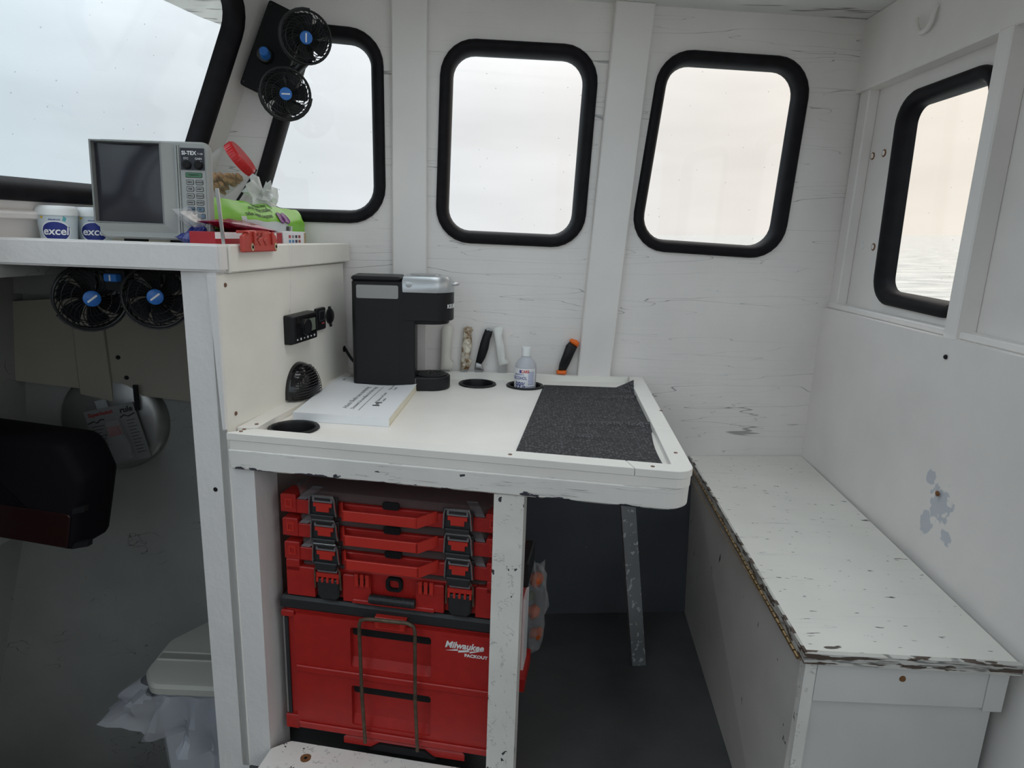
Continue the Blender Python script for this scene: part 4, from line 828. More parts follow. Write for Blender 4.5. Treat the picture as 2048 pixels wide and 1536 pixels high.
# ================================================================== BOOKLET
bk = thing('booklet', 'white softcover government booklet lying on the table', 'booklet', I4)
q = [(-0.500, 1.372), (-0.283, 1.352), (-0.277, 1.708), (-0.497, 1.738)]
def bq(u, v):
    a = Vector(q[0]).lerp(Vector(q[1]), u); b = Vector(q[3]).lerp(Vector(q[2]), u); return a.lerp(b, v)
def wave(u, v): return 0.004*math.sin(3.0*v+0.4)*0.6+0.0035*math.sin(5*u+1.5)*v*v+0.010*max(0, v-0.78)*u+0.0015*noise.noise(Vector((u*3, v*3, 2)))
def bsurf(h): return lambda u, v: (*bq(u, v), 0.7822+h+(wave(u, v)*h/0.018 if h > 0.002 else 0))
for nm, h0, h1, m_, gap in (('back_cover', 0.0, 0.0016, mat('cover_cream', (0.72, 0.66, 0.50), 0.6), 0.0), ('pages', 0.0017, 0.0166, mat('page_edges', (0.78, 0.74, 0.62), 0.7, noise_amt=0.08, noise_scale=300), 0.006), ('front_cover', 0.0167, 0.0180, mat('cover_white', (0.84, 0.85, 0.87), 0.5), 0.0)):
    bm = new_bm(); nx, ny = 12, 18
    f0, f1 = bsurf(h0), bsurf(h1)
    uu = lambda u: u*(1-gap)
    va = [[bm.verts.new(f0(uu(i/nx), gap+(1-gap*1.5)*j/ny)) for j in range(ny+1)] for i in range(nx+1)]
    vb = [[bm.verts.new(f1(uu(i/nx), gap+(1-gap*1.5)*j/ny)) for j in range(ny+1)] for i in range(nx+1)]
    for i in range(nx):
        for j in range(ny):
            bm.faces.new((vb[i][j], vb[i+1][j], vb[i+1][j+1], vb[i][j+1])); bm.faces.new((va[i][j+1], va[i+1][j+1], va[i+1][j], va[i][j]))
        bm.faces.new((va[i][0], va[i+1][0], vb[i+1][0], vb[i][0])); bm.faces.new((vb[i][ny], vb[i+1][ny], va[i+1][ny], va[i][ny]))
    for j in range(ny):
        bm.faces.new((vb[0][j], vb[0][j+1], va[0][j+1], va[0][j])); bm.faces.new((va[nx][j], va[nx][j+1], vb[nx][j+1], vb[nx][j]))
    fo = obj(nm, bm, m_, bk, smooth=30)
# spine facing the camera
bm = new_bm(); a = Vector((*q[0], 0.7822)); b = Vector((*q[1], 0.7822)); d = (b-a).normalized(); nv = Vector((d.y, -d.x, 0))*0.0012
quadplate(bm, [a+nv, b+nv, b+nv+Vector((0, 0, 0.0195)), a+nv+Vector((0, 0, 0.0195)), a, b, b+Vector((0, 0, 0.0195)), a+Vector((0, 0, 0.0195))]); obj('spine', bm, mat('cover_white', (0.84, 0.85, 0.87), 0.5), bk)
def book_text(s, size, u, v, bold=0.0, align='CENTER', m_=None):
    # reading direction runs away from the camera (+v); letter tops point to -u
    bm = text_bm(s, size, 0.0001, 0, bold, align)
    for vv in bm.verts:
        uu_, v_ = u - vv.co.y/0.218, v + vv.co.x/0.352
        bb = bq(uu_, v_); vv.co = Vector((bb.x, bb.y, 0.7822+0.0182+wave(uu_, v_)+vv.co.z))
    obj('lettering', bm, m_ or m_print_k, fo)
m_gy = mat('grey_print', (0.16, 0.16, 0.17), 0.6)
book_text('Atlantic Bluefin tuna monitoring', 0.0165, 0.47, 0.45, m_=m_gy); book_text('Document de surveillance du thon rouge', 0.0135, 0.555, 0.46, m_=m_gy)
bm = new_bm()
for k in range(16):
    v0, v1 = 0.12+0.68*k/16, 0.12+0.68*(k+1)/16
    pts = [bq(0.63, v0), bq(0.637, v0), bq(0.637, v1), bq(0.63, v1)]; hh = [0.8003+wave(0.63, v_)+0.0002 for v_ in (v0, v0, v1, v1)]
    quadplate(bm, [(p_.x, p_.y, h_) for p_, h_ in zip(pts, hh)]+[(p_.x, p_.y, h_-0.0004) for p_, h_ in zip(pts, hh)])
obj('printed_rule', bm, m_gy, fo)
book_text('Fisheries and Oceans', 0.0105, 0.735, 0.36, align='LEFT', m_=m_gy); book_text('Canada', 0.0105, 0.79, 0.36, align='LEFT', m_=m_gy); book_text('Pêches et Océans', 0.0105, 0.735, 0.72, align='LEFT', m_=m_gy); book_text('Canada', 0.0105, 0.79, 0.72, align='LEFT', m_=m_gy)
bm = new_bm()
for (ua, ub, va_, vb_) in ((0.725, 0.80, 0.245, 0.268), (0.725, 0.80, 0.318, 0.341), (0.745, 0.78, 0.28, 0.306)):
    pts = [bq(ua, va_), bq(ub, va_), bq(ub, vb_), bq(ua, vb_)]; h_ = 0.8005+wave((ua+ub)/2, va_)
    quadplate(bm, [(p_.x, p_.y, h_) for p_ in pts]+[(p_.x, p_.y, h_-0.0004) for p_ in pts])
obj('flag_mark', bm, m_print_k, fo)
book_text('2024', 0.010, 0.10, 0.90, m_=m_gy)

# ================================================================== NON-SLIP MAT
m_mat = bpy.data.materials.new('nonslip_mesh'); m_mat.use_nodes = True
t = m_mat.node_tree; p = t.nodes['Principled BSDF']; p.inputs['Roughness'].default_value = 0.75
c = t.nodes.new('ShaderNodeTexCoord'); v = t.nodes.new('ShaderNodeTexVoronoi'); v.inputs['Scale'].default_value = 150; v.inputs['Randomness'].default_value = 0.55; t.links.new(c.outputs['Object'], v.inputs['Vector'])
cr = t.nodes.new('ShaderNodeValToRGB'); cr.color_ramp.elements[0].position = 0.15; cr.color_ramp.elements[0].color = (0.13, 0.13, 0.14, 1); cr.color_ramp.elements[1].position = 0.55; cr.color_ramp.elements[1].color = (0.018, 0.018, 0.02, 1); t.links.new(v.outputs['Distance'], cr.inputs[0]); t.links.new(cr.outputs[0], p.inputs['Base Color'])
b = t.nodes.new('ShaderNodeBump'); b.inputs['Strength'].default_value = 0.8; b.inputs['Distance'].default_value = 0.002; b.invert = True; t.links.new(v.outputs['Distance'], b.inputs['Height']); t.links.new(b.outputs[0], p.inputs['Normal'])
mq = [(-0.008, 1.190), (0.275, 1.147), (0.322, 1.808), (0.066, 1.806)]
def matf(u, v):
    a = Vector(mq[0]).lerp(Vector(mq[1]), u); b = Vector(mq[3]).lerp(Vector(mq[2]), u); p_ = a.lerp(b, v)
    x = p_.x - 0.018*max(0, u-0.86)/0.14*(1 if 0.36 < v < 0.62 else 0.3)*math.sin(v*9)
    z = 0.7824
    def rid(c0, slope, amp, wdt): 
        dd = v-(c0+slope*u); return amp*math.exp(-(dd/wdt)**2)
    z += rid(0.38, 0.06, 0.008*max(0, u-0.30)*1.4, 0.022)+rid(0.73, 0.10, 0.006*max(0, u-0.5)*2, 0.02)+rid(0.24, 0.02, 0.003*math.exp(-((u-0.5)/0.18)**2), 0.018)
    z += 0.024*max(0, (u-0.80)/0.20)*max(0, (v-0.88)/0.12)**0.8
    return (x, p_.y, z)
bm = new_bm(); grid(bm, 40, 60, matf, thick=(0, 0, 0.0022)); o = obj('nonslip_mat', bm, m_mat, smooth=60); tag(o, 'wrinkled charcoal non-slip mesh mat on the right of the table', 'mat')

# ================================================================== SIDE PANEL FITTINGS (frame MS: x along panel, -y out of it)
m_scr = mat('lcd_green_grey', (0.16, 0.19, 0.15), 0.25)
rad = thing('marine_stereo', 'black marine stereo with knob and small screen on the side panel', 'stereo', MS)
bm = new_bm(); loft(bm, [[XZ(p, h) for p in rrect(w, hh, 0.004, 3, 0.300, 0.966)] for (w, hh, h) in ((0.122, 0.068, 0.0), (0.122, 0.068, -0.014), (0.114, 0.062, -0.024), (0.112, 0.060, -0.024))]); obj('face', bm, m_black, rad)
bm = new_bm(); box(bm, 0.254, 0.352, -0.0252, -0.024, 0.950, 0.992); obj('glossy_panel', bm, m_gloss, rad)
bm = new_bm(); box(bm, 0.312, 0.347, -0.0258, -0.0252, 0.956, 0.986); obj('screen', bm, m_scr, rad)
bm = new_bm(); lathe(bm, [(0.019, 0), (0.019, 0.008), (0.016, 0.011), (0.0, 0.011)], 28, T(0.288, -0.0252, 0.970) @ RX(90)); kn = obj('knob', bm, m_black, rad, smooth=40)
bm = new_bm(); ring(bm, circ(0.0185, 28), circ(0.0165, 28), 0.0085, 0.0112, T(0.288, -0.0252, 0.970) @ RX(90)); obj('knob_ring', bm, m_gloss, kn)
for i in range(6):
    bm = new_bm(); x = 0.256+0.0172*i; prism(bm, rrect(0.005, 0.003+0.002*(i % 2), 0.001, 2, x, 0.943), -0.024, -0.0247, plane=XZ); obj('button', bm, m_print_w, rad)
sok = thing('switch_socket', 'black square switch socket plate right of the stereo', 'socket', MS)
bm = new_bm(); prism(bm, rrect(0.052, 0.056, 0.005, 3, 0.418, 0.972), 0.0, -0.008, plane=XZ, bev=0.0015); obj('plate', bm, m_black, sok)
bm = new_bm(); ring(bm, rrect(0.030, 0.026, 0.003, 3, 0.420, 0.980), rrect(0.025, 0.021, 0.002, 3, 0.420, 0.980), -0.007, -0.0095, plane=XZ); obj('socket_frame', bm, mat('dark_grey', (0.05, 0.05, 0.055), 0.4), sok)
bm = new_bm(); box(bm, 0.419, 0.433, -0.0088, -0.0079, 0.9585, 0.9625); obj('red_tag', bm, mat('tag_red', (0.35, 0.05, 0.06), 0.5), sok)
cap_ = thing('socket_cap', 'black oval socket cap with tab on the side panel', 'socket', MS)
bm = new_bm(); lathe(bm, [(0.0205, 0.0), (0.0205, 0.004), (0.017, 0.007), (0.0, 0.008)], 26, T(0.480, 0, 0.972) @ RX(90)); obj('cap', bm, m_black, cap_, smooth=40)
bm = new_bm(); prism(bm, [(0.477, 0.953), (0.485, 0.953), (0.488, 0.945), (0.483, 0.943)], 0.0, -0.005, plane=XZ); obj('tab', bm, m_black, cap_)
bm = new_bm(); prism(bm, [(0.474, 0.991), (0.486, 0.991), (0.484, 0.997), (0.476, 0.997)], 0.0, -0.004, plane=XZ); obj('tab', bm, m_black, cap_)
# clam-shell vent
vent = thing('clam_shell_vent', 'glossy black clam-shell vent low on the side panel', 'vent', MS)
bm = new_bm(); vc = (0.2975, 0.802)
def vsh(k, dx=0.0): return [(vc[0]+dx+k*0.066*math.cos(a_), vc[1]+k*0.080*math.sin(a_)**0.85 if math.sin(a_) > 1e-6 else vc[1]) for a_ in [math.pi*i/18 for i in range(19)]]
loft(bm, [[XZ(p, -h) for p in vsh(k)] for k, h in ((1.0, 0.0), (0.985, 0.010), (0.90, 0.024), (0.72, 0.034), (0.45, 0.040), (0.15, 0.042))]); sh_ = obj('shell', bm, m_gloss, vent, smooth=60)
for i in range(11):
    z = 0.808+0.0062*i; k = math.sqrt(max(0.02, 1-((z-0.802)/0.080)**2.2)); bm = new_bm()
    pts = [(vc[0]+0.062*k*math.cos(a_), -0.006-0.0415*k*math.sin(a_)**0.6 if math.sin(a_) > 1e-6 else -0.004, z) for a_ in [math.pi*j/14 for j in range(15)]]
    tube(bm, pts, 0.0011, 5); obj('louvre', bm, m_gloss, sh_)
# hole around the cord
bm = new_bm(); lathe(bm, [(0.009, 0.0), (0.009, 0.0012)], 18, MS @ T(0.572, 0.0, 0.868) @ RX(90)); o = obj('cord_grommet', bm, m_soft); tag(o, 'dark cord hole at the back of the side panel', 'grommet')

# ================================================================== DASH TOP THINGS
DZ = 1.1432
# ---- depth sounder
SW, SH = 0.236, 0.197
so = thing('depth_sounder', 'old grey depth sounder display unit with keypad on the dash', 'depth sounder', MK @ T(-0.318, 0.088, 1.164) @ RZ(9) @ RX(-3.0))
m_case = mat('sounder_grey', (0.36, 0.37, 0.36), 0.45, bump=0.1, bump_scale=400); m_case2 = mat('sounder_dark', (0.22, 0.225, 0.22), 0.45)
def U(u): return u*SW
def Vv(v): return (1-v)*SH
bm = new_bm(); loft(bm, [[XZ(p, h) for p in rrect(SW-2*i_, SH-2*i_, 0.016, 5, SW/2, SH/2)] for (i_, h) in ((0.072, 0.105), (0.066, 0.100), (0.006, 0.022), (0.0, 0.014), (0.0, 0.006), (0.004, 0.0))]); obj('case', bm, m_case, so, smooth=45)
# screen hood: recessed sloped frame with dark tube face
scr = [(U(0.015), Vv(0.835)), (U(0.60), Vv(0.84)), (U(0.60), Vv(0.04)), (U(0.015), Vv(0.035))]
bm = new_bm(); so_o = [(U(0.0), Vv(0.845)), (U(0.615), Vv(0.85)), (U(0.615), Vv(0.025)), (U(0.0), Vv(0.02))]
loft(bm, [[XZ(p, 0.001) for p in so_o], [XZ(p, -0.012) for p in so_o], [XZ(p, -0.012) for p in scr], [XZ(p, 0.000) for p in scr]], cap1=True); obj('screen_hood', bm, m_case2, so)
bm = new_bm(); nx = 14
def crt(u, v): return (U(0.02+0.575*u), -0.0012-0.006*(1-(2*u-1)**2)*(1-(2*v-1)**2), Vv(0.83-0.785*v))
grid(bm, nx, nx, crt, thick=(0, 0.0008, 0)); obj('screen', bm, mat('crt_glass', (0.030, 0.030, 0.038), 0.16), so, smooth=60)
bm = new_bm(); quadplate(bm, [(U(0.615), -0.012, Vv(0.85)), (U(0.70), 0.0, Vv(0.93)), (U(0.70), 0.0, Vv(0.03)), (U(0.615), -0.012, Vv(0.025)), (U(0.615), 0.002, Vv(0.85)), (U(0.70), 0.003, Vv(0.93)), (U(0.70), 0.003, Vv(0.03)), (U(0.615), 0.002, Vv(0.025))])
quadplate(bm, [(U(0.0), -0.012, Vv(0.85)), (U(0.615), -0.012, Vv(0.85)), (U(0.70), 0.0, Vv(0.93)), (U(0.06), 0.0, Vv(0.93)), (U(0.0), 0.002, Vv(0.85)), (U(0.615), 0.002, Vv(0.85)), (U(0.70), 0.003, Vv(0.93)), (U(0.06), 0.003, Vv(0.93))]); obj('hood_bevel', bm, m_case, so)
for u in (0.715, 0.735):
    bm = new_bm(); box(bm, U(u), U(u+0.010), -0.003, 0.002, Vv(0.95), Vv(0.04)); obj('ridge', bm, m_case, so)
bm = new_bm(); prism(bm, [(U(0.755), Vv(0.945)), (U(0.965), Vv(0.945)), (U(0.965), Vv(0.065)), (U(0.755), Vv(0.065))], 0.0, -0.0015, plane=XZ); kp = obj('keypad_plate', bm, m_case, so)
bm = new_bm(); prism(bm, [(U(0.757), Vv(0.285)), (U(0.963), Vv(0.285)), (U(0.963), Vv(0.067)), (U(0.757), Vv(0.067))], -0.001, -0.0022, plane=XZ); lp = obj('logo_plate', bm, mat('plate_navy', (0.015, 0.016, 0.026), 0.3), so)
bm = text_bm('SI-TEX', 0.0105, 0.0002, 0, 0.0003, M=T(U(0.832), -0.0026, Vv(0.118)) @ FACE, sx=1.0); obj('lettering', bm, m_print_w, lp)
bm = text_bm('T-100', 0.0045, 0.0002, 0, 0.0, M=T(U(0.928), -0.0026, Vv(0.124)) @ FACE); obj('lettering', bm, m_print_w, lp)
bm = text_bm('STC', 0.0058, 0.0002, 0, 0.0, M=T(U(0.805), -0.0026, Vv(0.172)) @ FACE); obj('lettering', bm, m_print_w, lp)
bm = text_bm('GAIN', 0.0058, 0.0002, 0, 0.0, M=T(U(0.912), -0.0026, Vv(0.172)) @ FACE); obj('lettering', bm, m_print_w, lp)
for u in (0.812, 0.912):
    bm = new_bm(); lathe(bm, [(0.0085, 0), (0.0085, 0.004), (0.0065, 0.006), (0.0, 0.006)], 16, T(U(u), -0.002, Vv(0.235)) @ RX(90)); obj('dial', bm, m_soft, lp, smooth=40)
bm = new_bm(); box(bm, U(0.893), U(0.935), -0.003, -0.002, Vv(0.203), Vv(0.197)); obj('gain_mark', bm, m_print_w, lp)
cg, cb, crd, cgr = mat('key_green', (0.07, 0.20, 0.11), 0.5), mat('key_blue', (0.13, 0.20, 0.28), 0.5), mat('key_red', (0.34, 0.11, 0.09), 0.5), mat('key_grey', (0.33, 0.34, 0.33), 0.5)
keys = [(0.792, 0.938, 0.335, cg, '< WINDOW >')]
for r_, (ta, tb, mm) in enumerate((('FREQ', 'RANGE', cgr), ('VRM', 'SHIFT', cgr), ('BRILL', 'TRACK', cgr), ('SPEED', 'MODE', cgr), ('ALARM', 'SET', cb))): keys += [(0.796, 0.862, 0.407+0.068*r_, mm, ta), (0.878, 0.944, 0.407+0.068*r_, mm, tb)]
keys += [(0.802, 0.950, 0.748, cb, '< SPEED >'), (0.804, 0.952, 0.816, cb, '< ZONE >'), (0.808, 0.874, 0.890, crd, 'POWER'), (0.890, 0.956, 0.890, cgr, 'PRINT')]
for (ua, ub, v, mm, tx) in keys:
    bm = new_bm(); prism(bm, rrect(U(ub-ua), 0.0098, 0.002, 2, U((ua+ub)/2), Vv(v)), -0.001, -0.0019, plane=XZ); k_ = obj('key_outline', bm, m_soft, kp)
    bm = new_bm(); prism(bm, rrect(U(ub-ua)-0.0018, 0.0080, 0.0015, 2, U((ua+ub)/2), Vv(v)), -0.0018, -0.0024, plane=XZ); obj('key', bm, mm, k_)
    bm = text_bm(tx, 0.0042, 0.0001, 0, 0.0001, M=T(U((ua+ub)/2), -0.0026, Vv(v)) @ FACE); obj('lettering', bm, m_print_k, k_)
bm = new_bm(); lathe(bm, [(0.019, 0), (0.019, 0.010), (0.016, 0.014), (0.0, 0.014)], 12, T(0.004, 0.024, 0.100) @ RY(-90)); obj('bracket_knob', bm, m_case2, so, smooth=30)
bm = new_bm(); box(bm, 0.02, SW-0.05, 0.012, 0.10, -0.0195, -0.0165); box(bm, 0.04, 0.07, 0.02, 0.06, -0.0165, 0.02); box(bm, SW-0.09, SW-0.06, 0.02, 0.06, -0.0165, 0.02); obj('bracket', bm, m_soft, so)

# ---- gum tubs
m_tub = mat('tub_pale_blue', (0.60, 0.68, 0.72), 0.35, noise_amt=0.05); m_navy = mat('print_navy', (0.015, 0.03, 0.22), 0.4); m_teal = mat('print_teal', (0.10, 0.42, 0.45), 0.4)
def gum_tub(label, M):
    root = thing('gum_tub', label, 'gum tub', M, 'gum tubs on the dash'); h = 0.083
    bm = new_bm(); lathe(bm, [(0.0, 0.0), (0.029, 0.0), (0.031, 0.003), (0.0365, 0.062), (0.0365, 0.064), (0.0, 0.064)], 32, cap0=False, cap1=False); bd = obj('tub', bm, m_tub, root, smooth=40)
    bm = new_bm(); lathe(bm, [(0.0, 0.062), (0.0385, 0.0625), (0.0385, 0.073), (0.0350, 0.080), (0.032, 0.0815), (0.030, 0.079), (0.0, 0.079)], 32, cap0=False, cap1=False); li_ = obj('lid', bm, m_white, root, smooth=40)
    bm = new_bm(); prism(bm, circ(0.020, 24, sx=1.0, sy=0.6), 0.0788, 0.0794); obj('lid_print', bm, m_navy, li_)
    def rad_at(z): return 0.031+0.0055*(z-0.003)/0.059
    def curved(bm, pts, lift, m_):
        # pts (angle deg, z) polygon on the tub face
        a_ = [[(math.sin(R(a))*(rad_at(z)+lift), -math.cos(R(a))*(rad_at(z)+lift), z) for a, z in pts], [(math.sin(R(a))*(rad_at(z)-0.0005), -math.cos(R(a))*(rad_at(z)-0.0005), z) for a, z in pts]]
        loft(bm, a_)
        return bm
    def disc(lift, w, hh, z0, m_, nm):
        bm = new_bm(); nr, na = 5, 28
        rg = [[(0.0+w*k/nr*math.cos(2*math.pi*i/na), z0+hh*k/nr*math.sin(2*math.pi*i/na)) for i in range(na)] for k in range(1, nr+1)]
        loft(bm, [[(math.sin(R(a))*(rad_at(z)+lift), -math.cos(R(a))*(rad_at(z)+lift), z) for a, z in r] for r in rg], cap1=False); return obj(nm, bm, m_, bd)
    disc(0.0003, 47, 0.0225, 0.030, mat('halo_white', (0.80, 0.82, 0.84), 0.4), 'halo'); disc(0.0007, 42, 0.0195, 0.030, m_navy, 'oval')
    for bold, m_, lift in ((0.0017, m_navy, 0.0010), (0.0004, m_print_w, 0.0016)):
        bm = text_bm('excel', 0.0215, 0.00015, 0.12, bold, M=T(0, -(rad_at(0.030)+lift), 0.0305) @ FACE, bend=0.034+lift, sx=1.02); obj('lettering', bm, m_, bd)
    bm = new_bm(); curved(bm, [(22, 0.052), (30, 0.050), (34, 0.057), (26, 0.061)], 0.0006, m_teal); obj('mint_mark', bm, m_teal, bd)
    bm = new_bm(); curved(bm, [(-44, 0.0600), (-32, 0.0600), (-36, 0.0555), (-40, 0.0555)], 0.0006, None); obj('badge', bm, mat('badge_yellow', (0.65, 0.42, 0.03), 0.4), bd)
    for txt, zz, sg in (('POLAR ICE', 0.0535, 1), ('SUGARFREE GUM', 0.0065, 1)):
        bm = text_bm(txt, 0.0042, 0.0001, 0, 0.0001, M=T(0, -(rad_at(zz)+0.0006), zz) @ FACE, bend=0.034); obj('lettering', bm, m_navy, bd)
    return root
gum_tub('pale blue gum tub at the left end of the dash, nearer one', MK @ T(-0.402, 0.078, DZ) @ RZ(34))
gum_tub('pale blue gum tub half hidden behind the nearer tub', MK @ T(-0.377, 0.146, DZ) @ RZ(40))

# ---- thin metal strip standing at the dash corner
bm = new_bm(); box(bm, -0.0035, 0.0035, -0.001, 0.001, 0.0, 0.104, M=MK @ T(-0.002, 0.034, 1.1615) @ RX(2) @ RY(-2.5)); o = obj('metal_strip', bm, m_steel); tag(o, 'thin upright steel strip at the dash corner', 'metal strip')
# ---- red-and-white carton, white carton
bx1 = thing('red_carton', 'red and white long carton with barcode behind the dash side rail', 'carton', MS @ T(0.055, 0.036, DZ))
bm = new_bm(); box(bm, 0.0, 0.262, 0.0, 0.055, 0.0, 0.041, bev=0.0008); cb_ = obj('carton', bm, mat('carton_red', (0.40, 0.02, 0.03), 0.4), bx1)
bm = new_bm(); box(bm, 0.0, 0.150, -0.0005, 0.0, 0.028, 0.0408); obj('white_band', bm, m_lab, cb_)
bm = new_bm(); box(bm, 0.196, 0.236, -0.0006, 0.0, 0.020, 0.0405); bc = obj('barcode_panel', bm, m_lab, cb_)
x_ = 0.199
for i in range(12):
    w_ = random.choice((0.0008, 0.0014, 0.002)); bm = new_bm(); box(bm, x_, x_+w_, -0.0009, -0.0005, 0.026, 0.038); obj('bar', bm, m_print_k, bc); x_ += w_+random.choice((0.0008, 0.0014))
bx2 = thing('white_carton', 'small white carton with coloured dots at the end of the dash', 'carton', MS @ T(0.319, 0.034, DZ))
bm = new_bm(); box(bm, 0.0, 0.112, 0.0, 0.05, 0.0, 0.044, bev=0.0008); cw = obj('carton', bm, m_lab, bx2)
for i, cc in enumerate(((0.5, 0.08, 0.10), (0.3, 0.3, 0.35), (0.05, 0.05, 0.08), (0.3, 0.05, 0.06), (0.10, 0.30, 0.55), (0.10, 0.25, 0.5), (0.04, 0.04, 0.08), (0.35, 0.1, 0.1))):
    bm = new_bm(); cx, cz = 0.026+0.016*(i % 4), 0.036-0.011*(i//4); box(bm, cx, cx+0.010, -0.0006, 0.0, cz-0.007, cz); obj('colour_block', bm, mat('block_%d' % i, cc, 0.5), cw)
bm = new_bm(); box(bm, 0.104, 0.112, -0.0007, 0.0002, 0.002, 0.042); obj('brown_edge', bm, mat('kraft', (0.42, 0.30, 0.17), 0.6), cw)
# ---- pouches
def pouch(name, label, M, w, d, h, m_, seed, cat='pouch'):
    bm = new_bm()
    def f(sg): return lambda u, v: ((u-0.5)*w+0.004*noise.noise(Vector((v*6, seed, 0))), (v-0.5)*d+0.003*noise.noise(Vector((u*6, seed, 1))), sg*0.5*h*(max(0, math.sin(math.pi*u))**0.6)*(max(0, math.sin(math.pi*v))**0.6)*(1+0.6*noise.noise(Vector((u*7, v*7, seed))))+h*0.5)
    n_ = 22
    a = [[bm.verts.new(f(1)(i/n_, j/n_)) for j in range(n_+1)] for i in range(n_+1)]
    b = [[bm.verts.new(f(-1)(i/n_, j/n_)) if 0 < i < n_ and 0 < j < n_ else a[i][j] for j in range(n_+1)] for i in range(n_+1)]
    for i in range(n_):
        for j in range(n_):
            bm.faces.new((a[i][j], a[i+1][j], a[i+1][j+1], a[i][j+1])); bm.faces.new((b[i][j+1], b[i+1][j+1], b[i+1][j], b[i][j]))
    o = obj(name, bm, m_, M=None, smooth=50); o.matrix_world = M; tag(o, label, cat); return o
m_mag = mat('foil_magenta', (0.25, 0.008, 0.045), 0.25, noise_amt=0.35, noise_scale=30); m_bl = mat('foil_blue', (0.02, 0.03, 0.20), 0.25, noise_amt=0.2)
pouch('snack_pouch', 'shiny magenta foil pouch lying on the red carton', MS @ T(0.195, 0.066, 1.1845) @ RZ(4) @ RY(4), 0.24, 0.06, 0.022, m_mag, 2)
pouch('snack_pouch', 'dark blue foil pouch beside the sounder on the dash', MS @ T(0.135, 0.118, 1.1435) @ RX(8), 0.12, 0.05, 0.050, m_bl, 5)
# ---- small clear bag with white and orange wrapper
o = pouch('wrapper_bag', 'small crumpled clear bag with white wrappers beside the metal strip', MS @ T(0.13, 0.135, 1.196) @ RX(35), 0.09, 0.06, 0.034, m_film, 9, 'bag')
o2 = pouch('candy_wrapper', 'white and orange candy wrapper in the crumpled clear bag', MS @ T(0.125, 0.130, 1.204) @ RX(30), 0.05, 0.04, 0.018, mat('wrapper_white', (0.75, 0.68, 0.62), 0.4, noise_amt=0.3, noise_scale=70), 12, 'wrapper')
# ---- baby wipes pack
m_green = mat('wipes_green', (0.22, 0.55, 0.05), 0.35, noise_amt=0.06); m_wp = mat('wipes_white', (0.62, 0.65, 0.66), 0.4); m_cr = mat('wipes_pale', (0.55, 0.60, 0.45), 0.35); m_pur = mat('wipes_purple', (0.16, 0.02, 0.18), 0.4)
wp = thing('wipes_pack', 'green pack of baby wipes lying upside down on the dash', 'wipes pack', MS @ T(0.135, 0.104, DZ) @ RZ(-2))
WL, WH, WDp = 0.405, 0.110, 0.055
def wsurf(u, v, lift=0.0):
    """front face: u along, v up"""
    top = WH*(1.05-0.16*u)+0.006*noise.noise(Vector((u*9, 0, 3)))
    y = -0.012*math.sin(math.pi*min(1, max(0, v)))*math.sin(math.pi*min(1, max(0.03, u)))-0.003*noise.noise(Vector((u*7, v*5, 1)))
    if v > 0.62: y += 0.05*(v-0.62)**1.5*1.6
    xs = u*WL+0.006*noise.noise(Vector((0, v*6, 5)))*(1 if u > 0.9 or u < 0.1 else 0)
    return (xs, y-lift, v*top)
bm = new_bm(); nx, ny = 44, 16
fr = [[bm.verts.new(wsurf(i/nx, j/ny)) for j in range(ny+1)] for i in range(nx+1)]
bkv = [[bm.verts.new((wsurf(i/nx, j/ny)[0], WDp-0.01*math.sin(math.pi*j/ny), wsurf(i/nx, j/ny)[2]*0.96)) for j in range(ny+1)] for i in range(nx+1)]
def wmat(u, v):
    if u < 0.27: return 0
    if u > 0.82: return 2 if v < 0.42 else 0
    return 1 if v < 0.70-0.14*u else 0
for i in range(nx):
    for j in range(ny):
        f = bm.faces.new((fr[i][j], fr[i+1][j], fr[i+1][j+1], fr[i][j+1])); f.material_index = wmat((i+0.5)/nx, (j+0.5)/ny)
        bm.faces.new((bkv[i][j+1], bkv[i+1][j+1], bkv[i+1][j], bkv[i][j]))
    bm.faces.new((fr[i][ny], fr[i+1][ny], bkv[i+1][ny], bkv[i][ny])); bm.faces.new((bkv[i][0], bkv[i+1][0], fr[i+1][0], fr[i][0]))
for j in range(ny):
    bm.faces.new((fr[0][j+1], fr[0][j], bkv[0][j], bkv[0][j+1])); bm.faces.new((fr[nx][j], fr[nx][j+1], bkv[nx][j+1], bkv[nx][j]))
wpk = obj('pack', bm, [m_green, m_wp, m_cr], wp, smooth=50)
def wipe_text(s, size, u, v, m_, bold=0.0, ang=0):
    bm = text_bm(s, size, 0.0001, 0, bold)
    for vv in bm.verts:      # printed upside down
        x, z = -vv.co.x, -vv.co.y
        uu_ = u + x/WL; v_ = v + z/(WH*(1.05-0.16*u)); q_ = wsurf(uu_, v_); vv.co = Vector((q_[0], q_[1]-0.0014-vv.co.z, q_[2]))
    obj('lettering', bm, m_, wpk)
wipe_text('sensitive baby wipes', 0.0135, 0.46, 0.73, m_print_k); wipe_text('lingettes bébé pour', 0.0125, 0.50, 0.86, m_print_k); wipe_text('peaux sensibles', 0.010, 0.52, 0.95, m_print_k)
wipe_text('SENSITIVE', 0.0125, 0.13, 0.30, m_print_k, 0.0004); wipe_text('BABY WIPES', 0.0115, 0.13, 0.42, m_print_k, 0.0002); wipe_text('POUR PEAUX SENSIBLES', 0.0085, 0.22, 0.55, m_print_k); wipe_text('100', 0.016, 0.76, 0.50, m_print_k, 0.0004)
for du in (0.685, 0.745):
    bm = new_bm(); pts = circ(0.0145, 18); rg = []
    loft(bm, [[Vector(wsurf(du+x/WL, 0.74+z/WH))+Vector((0, -0.0028-l, 0)) for x, z in pts] for l in (0.0, 0.0006)]); obj('purple_spot', bm, m_pur, wpk)

bm = new_bm(); box(bm, 0.360, 0.412, 0.057, 0.082, 0.0, 0.085, bev=0.004); obj('pack_end', bm, m_bl, wp)
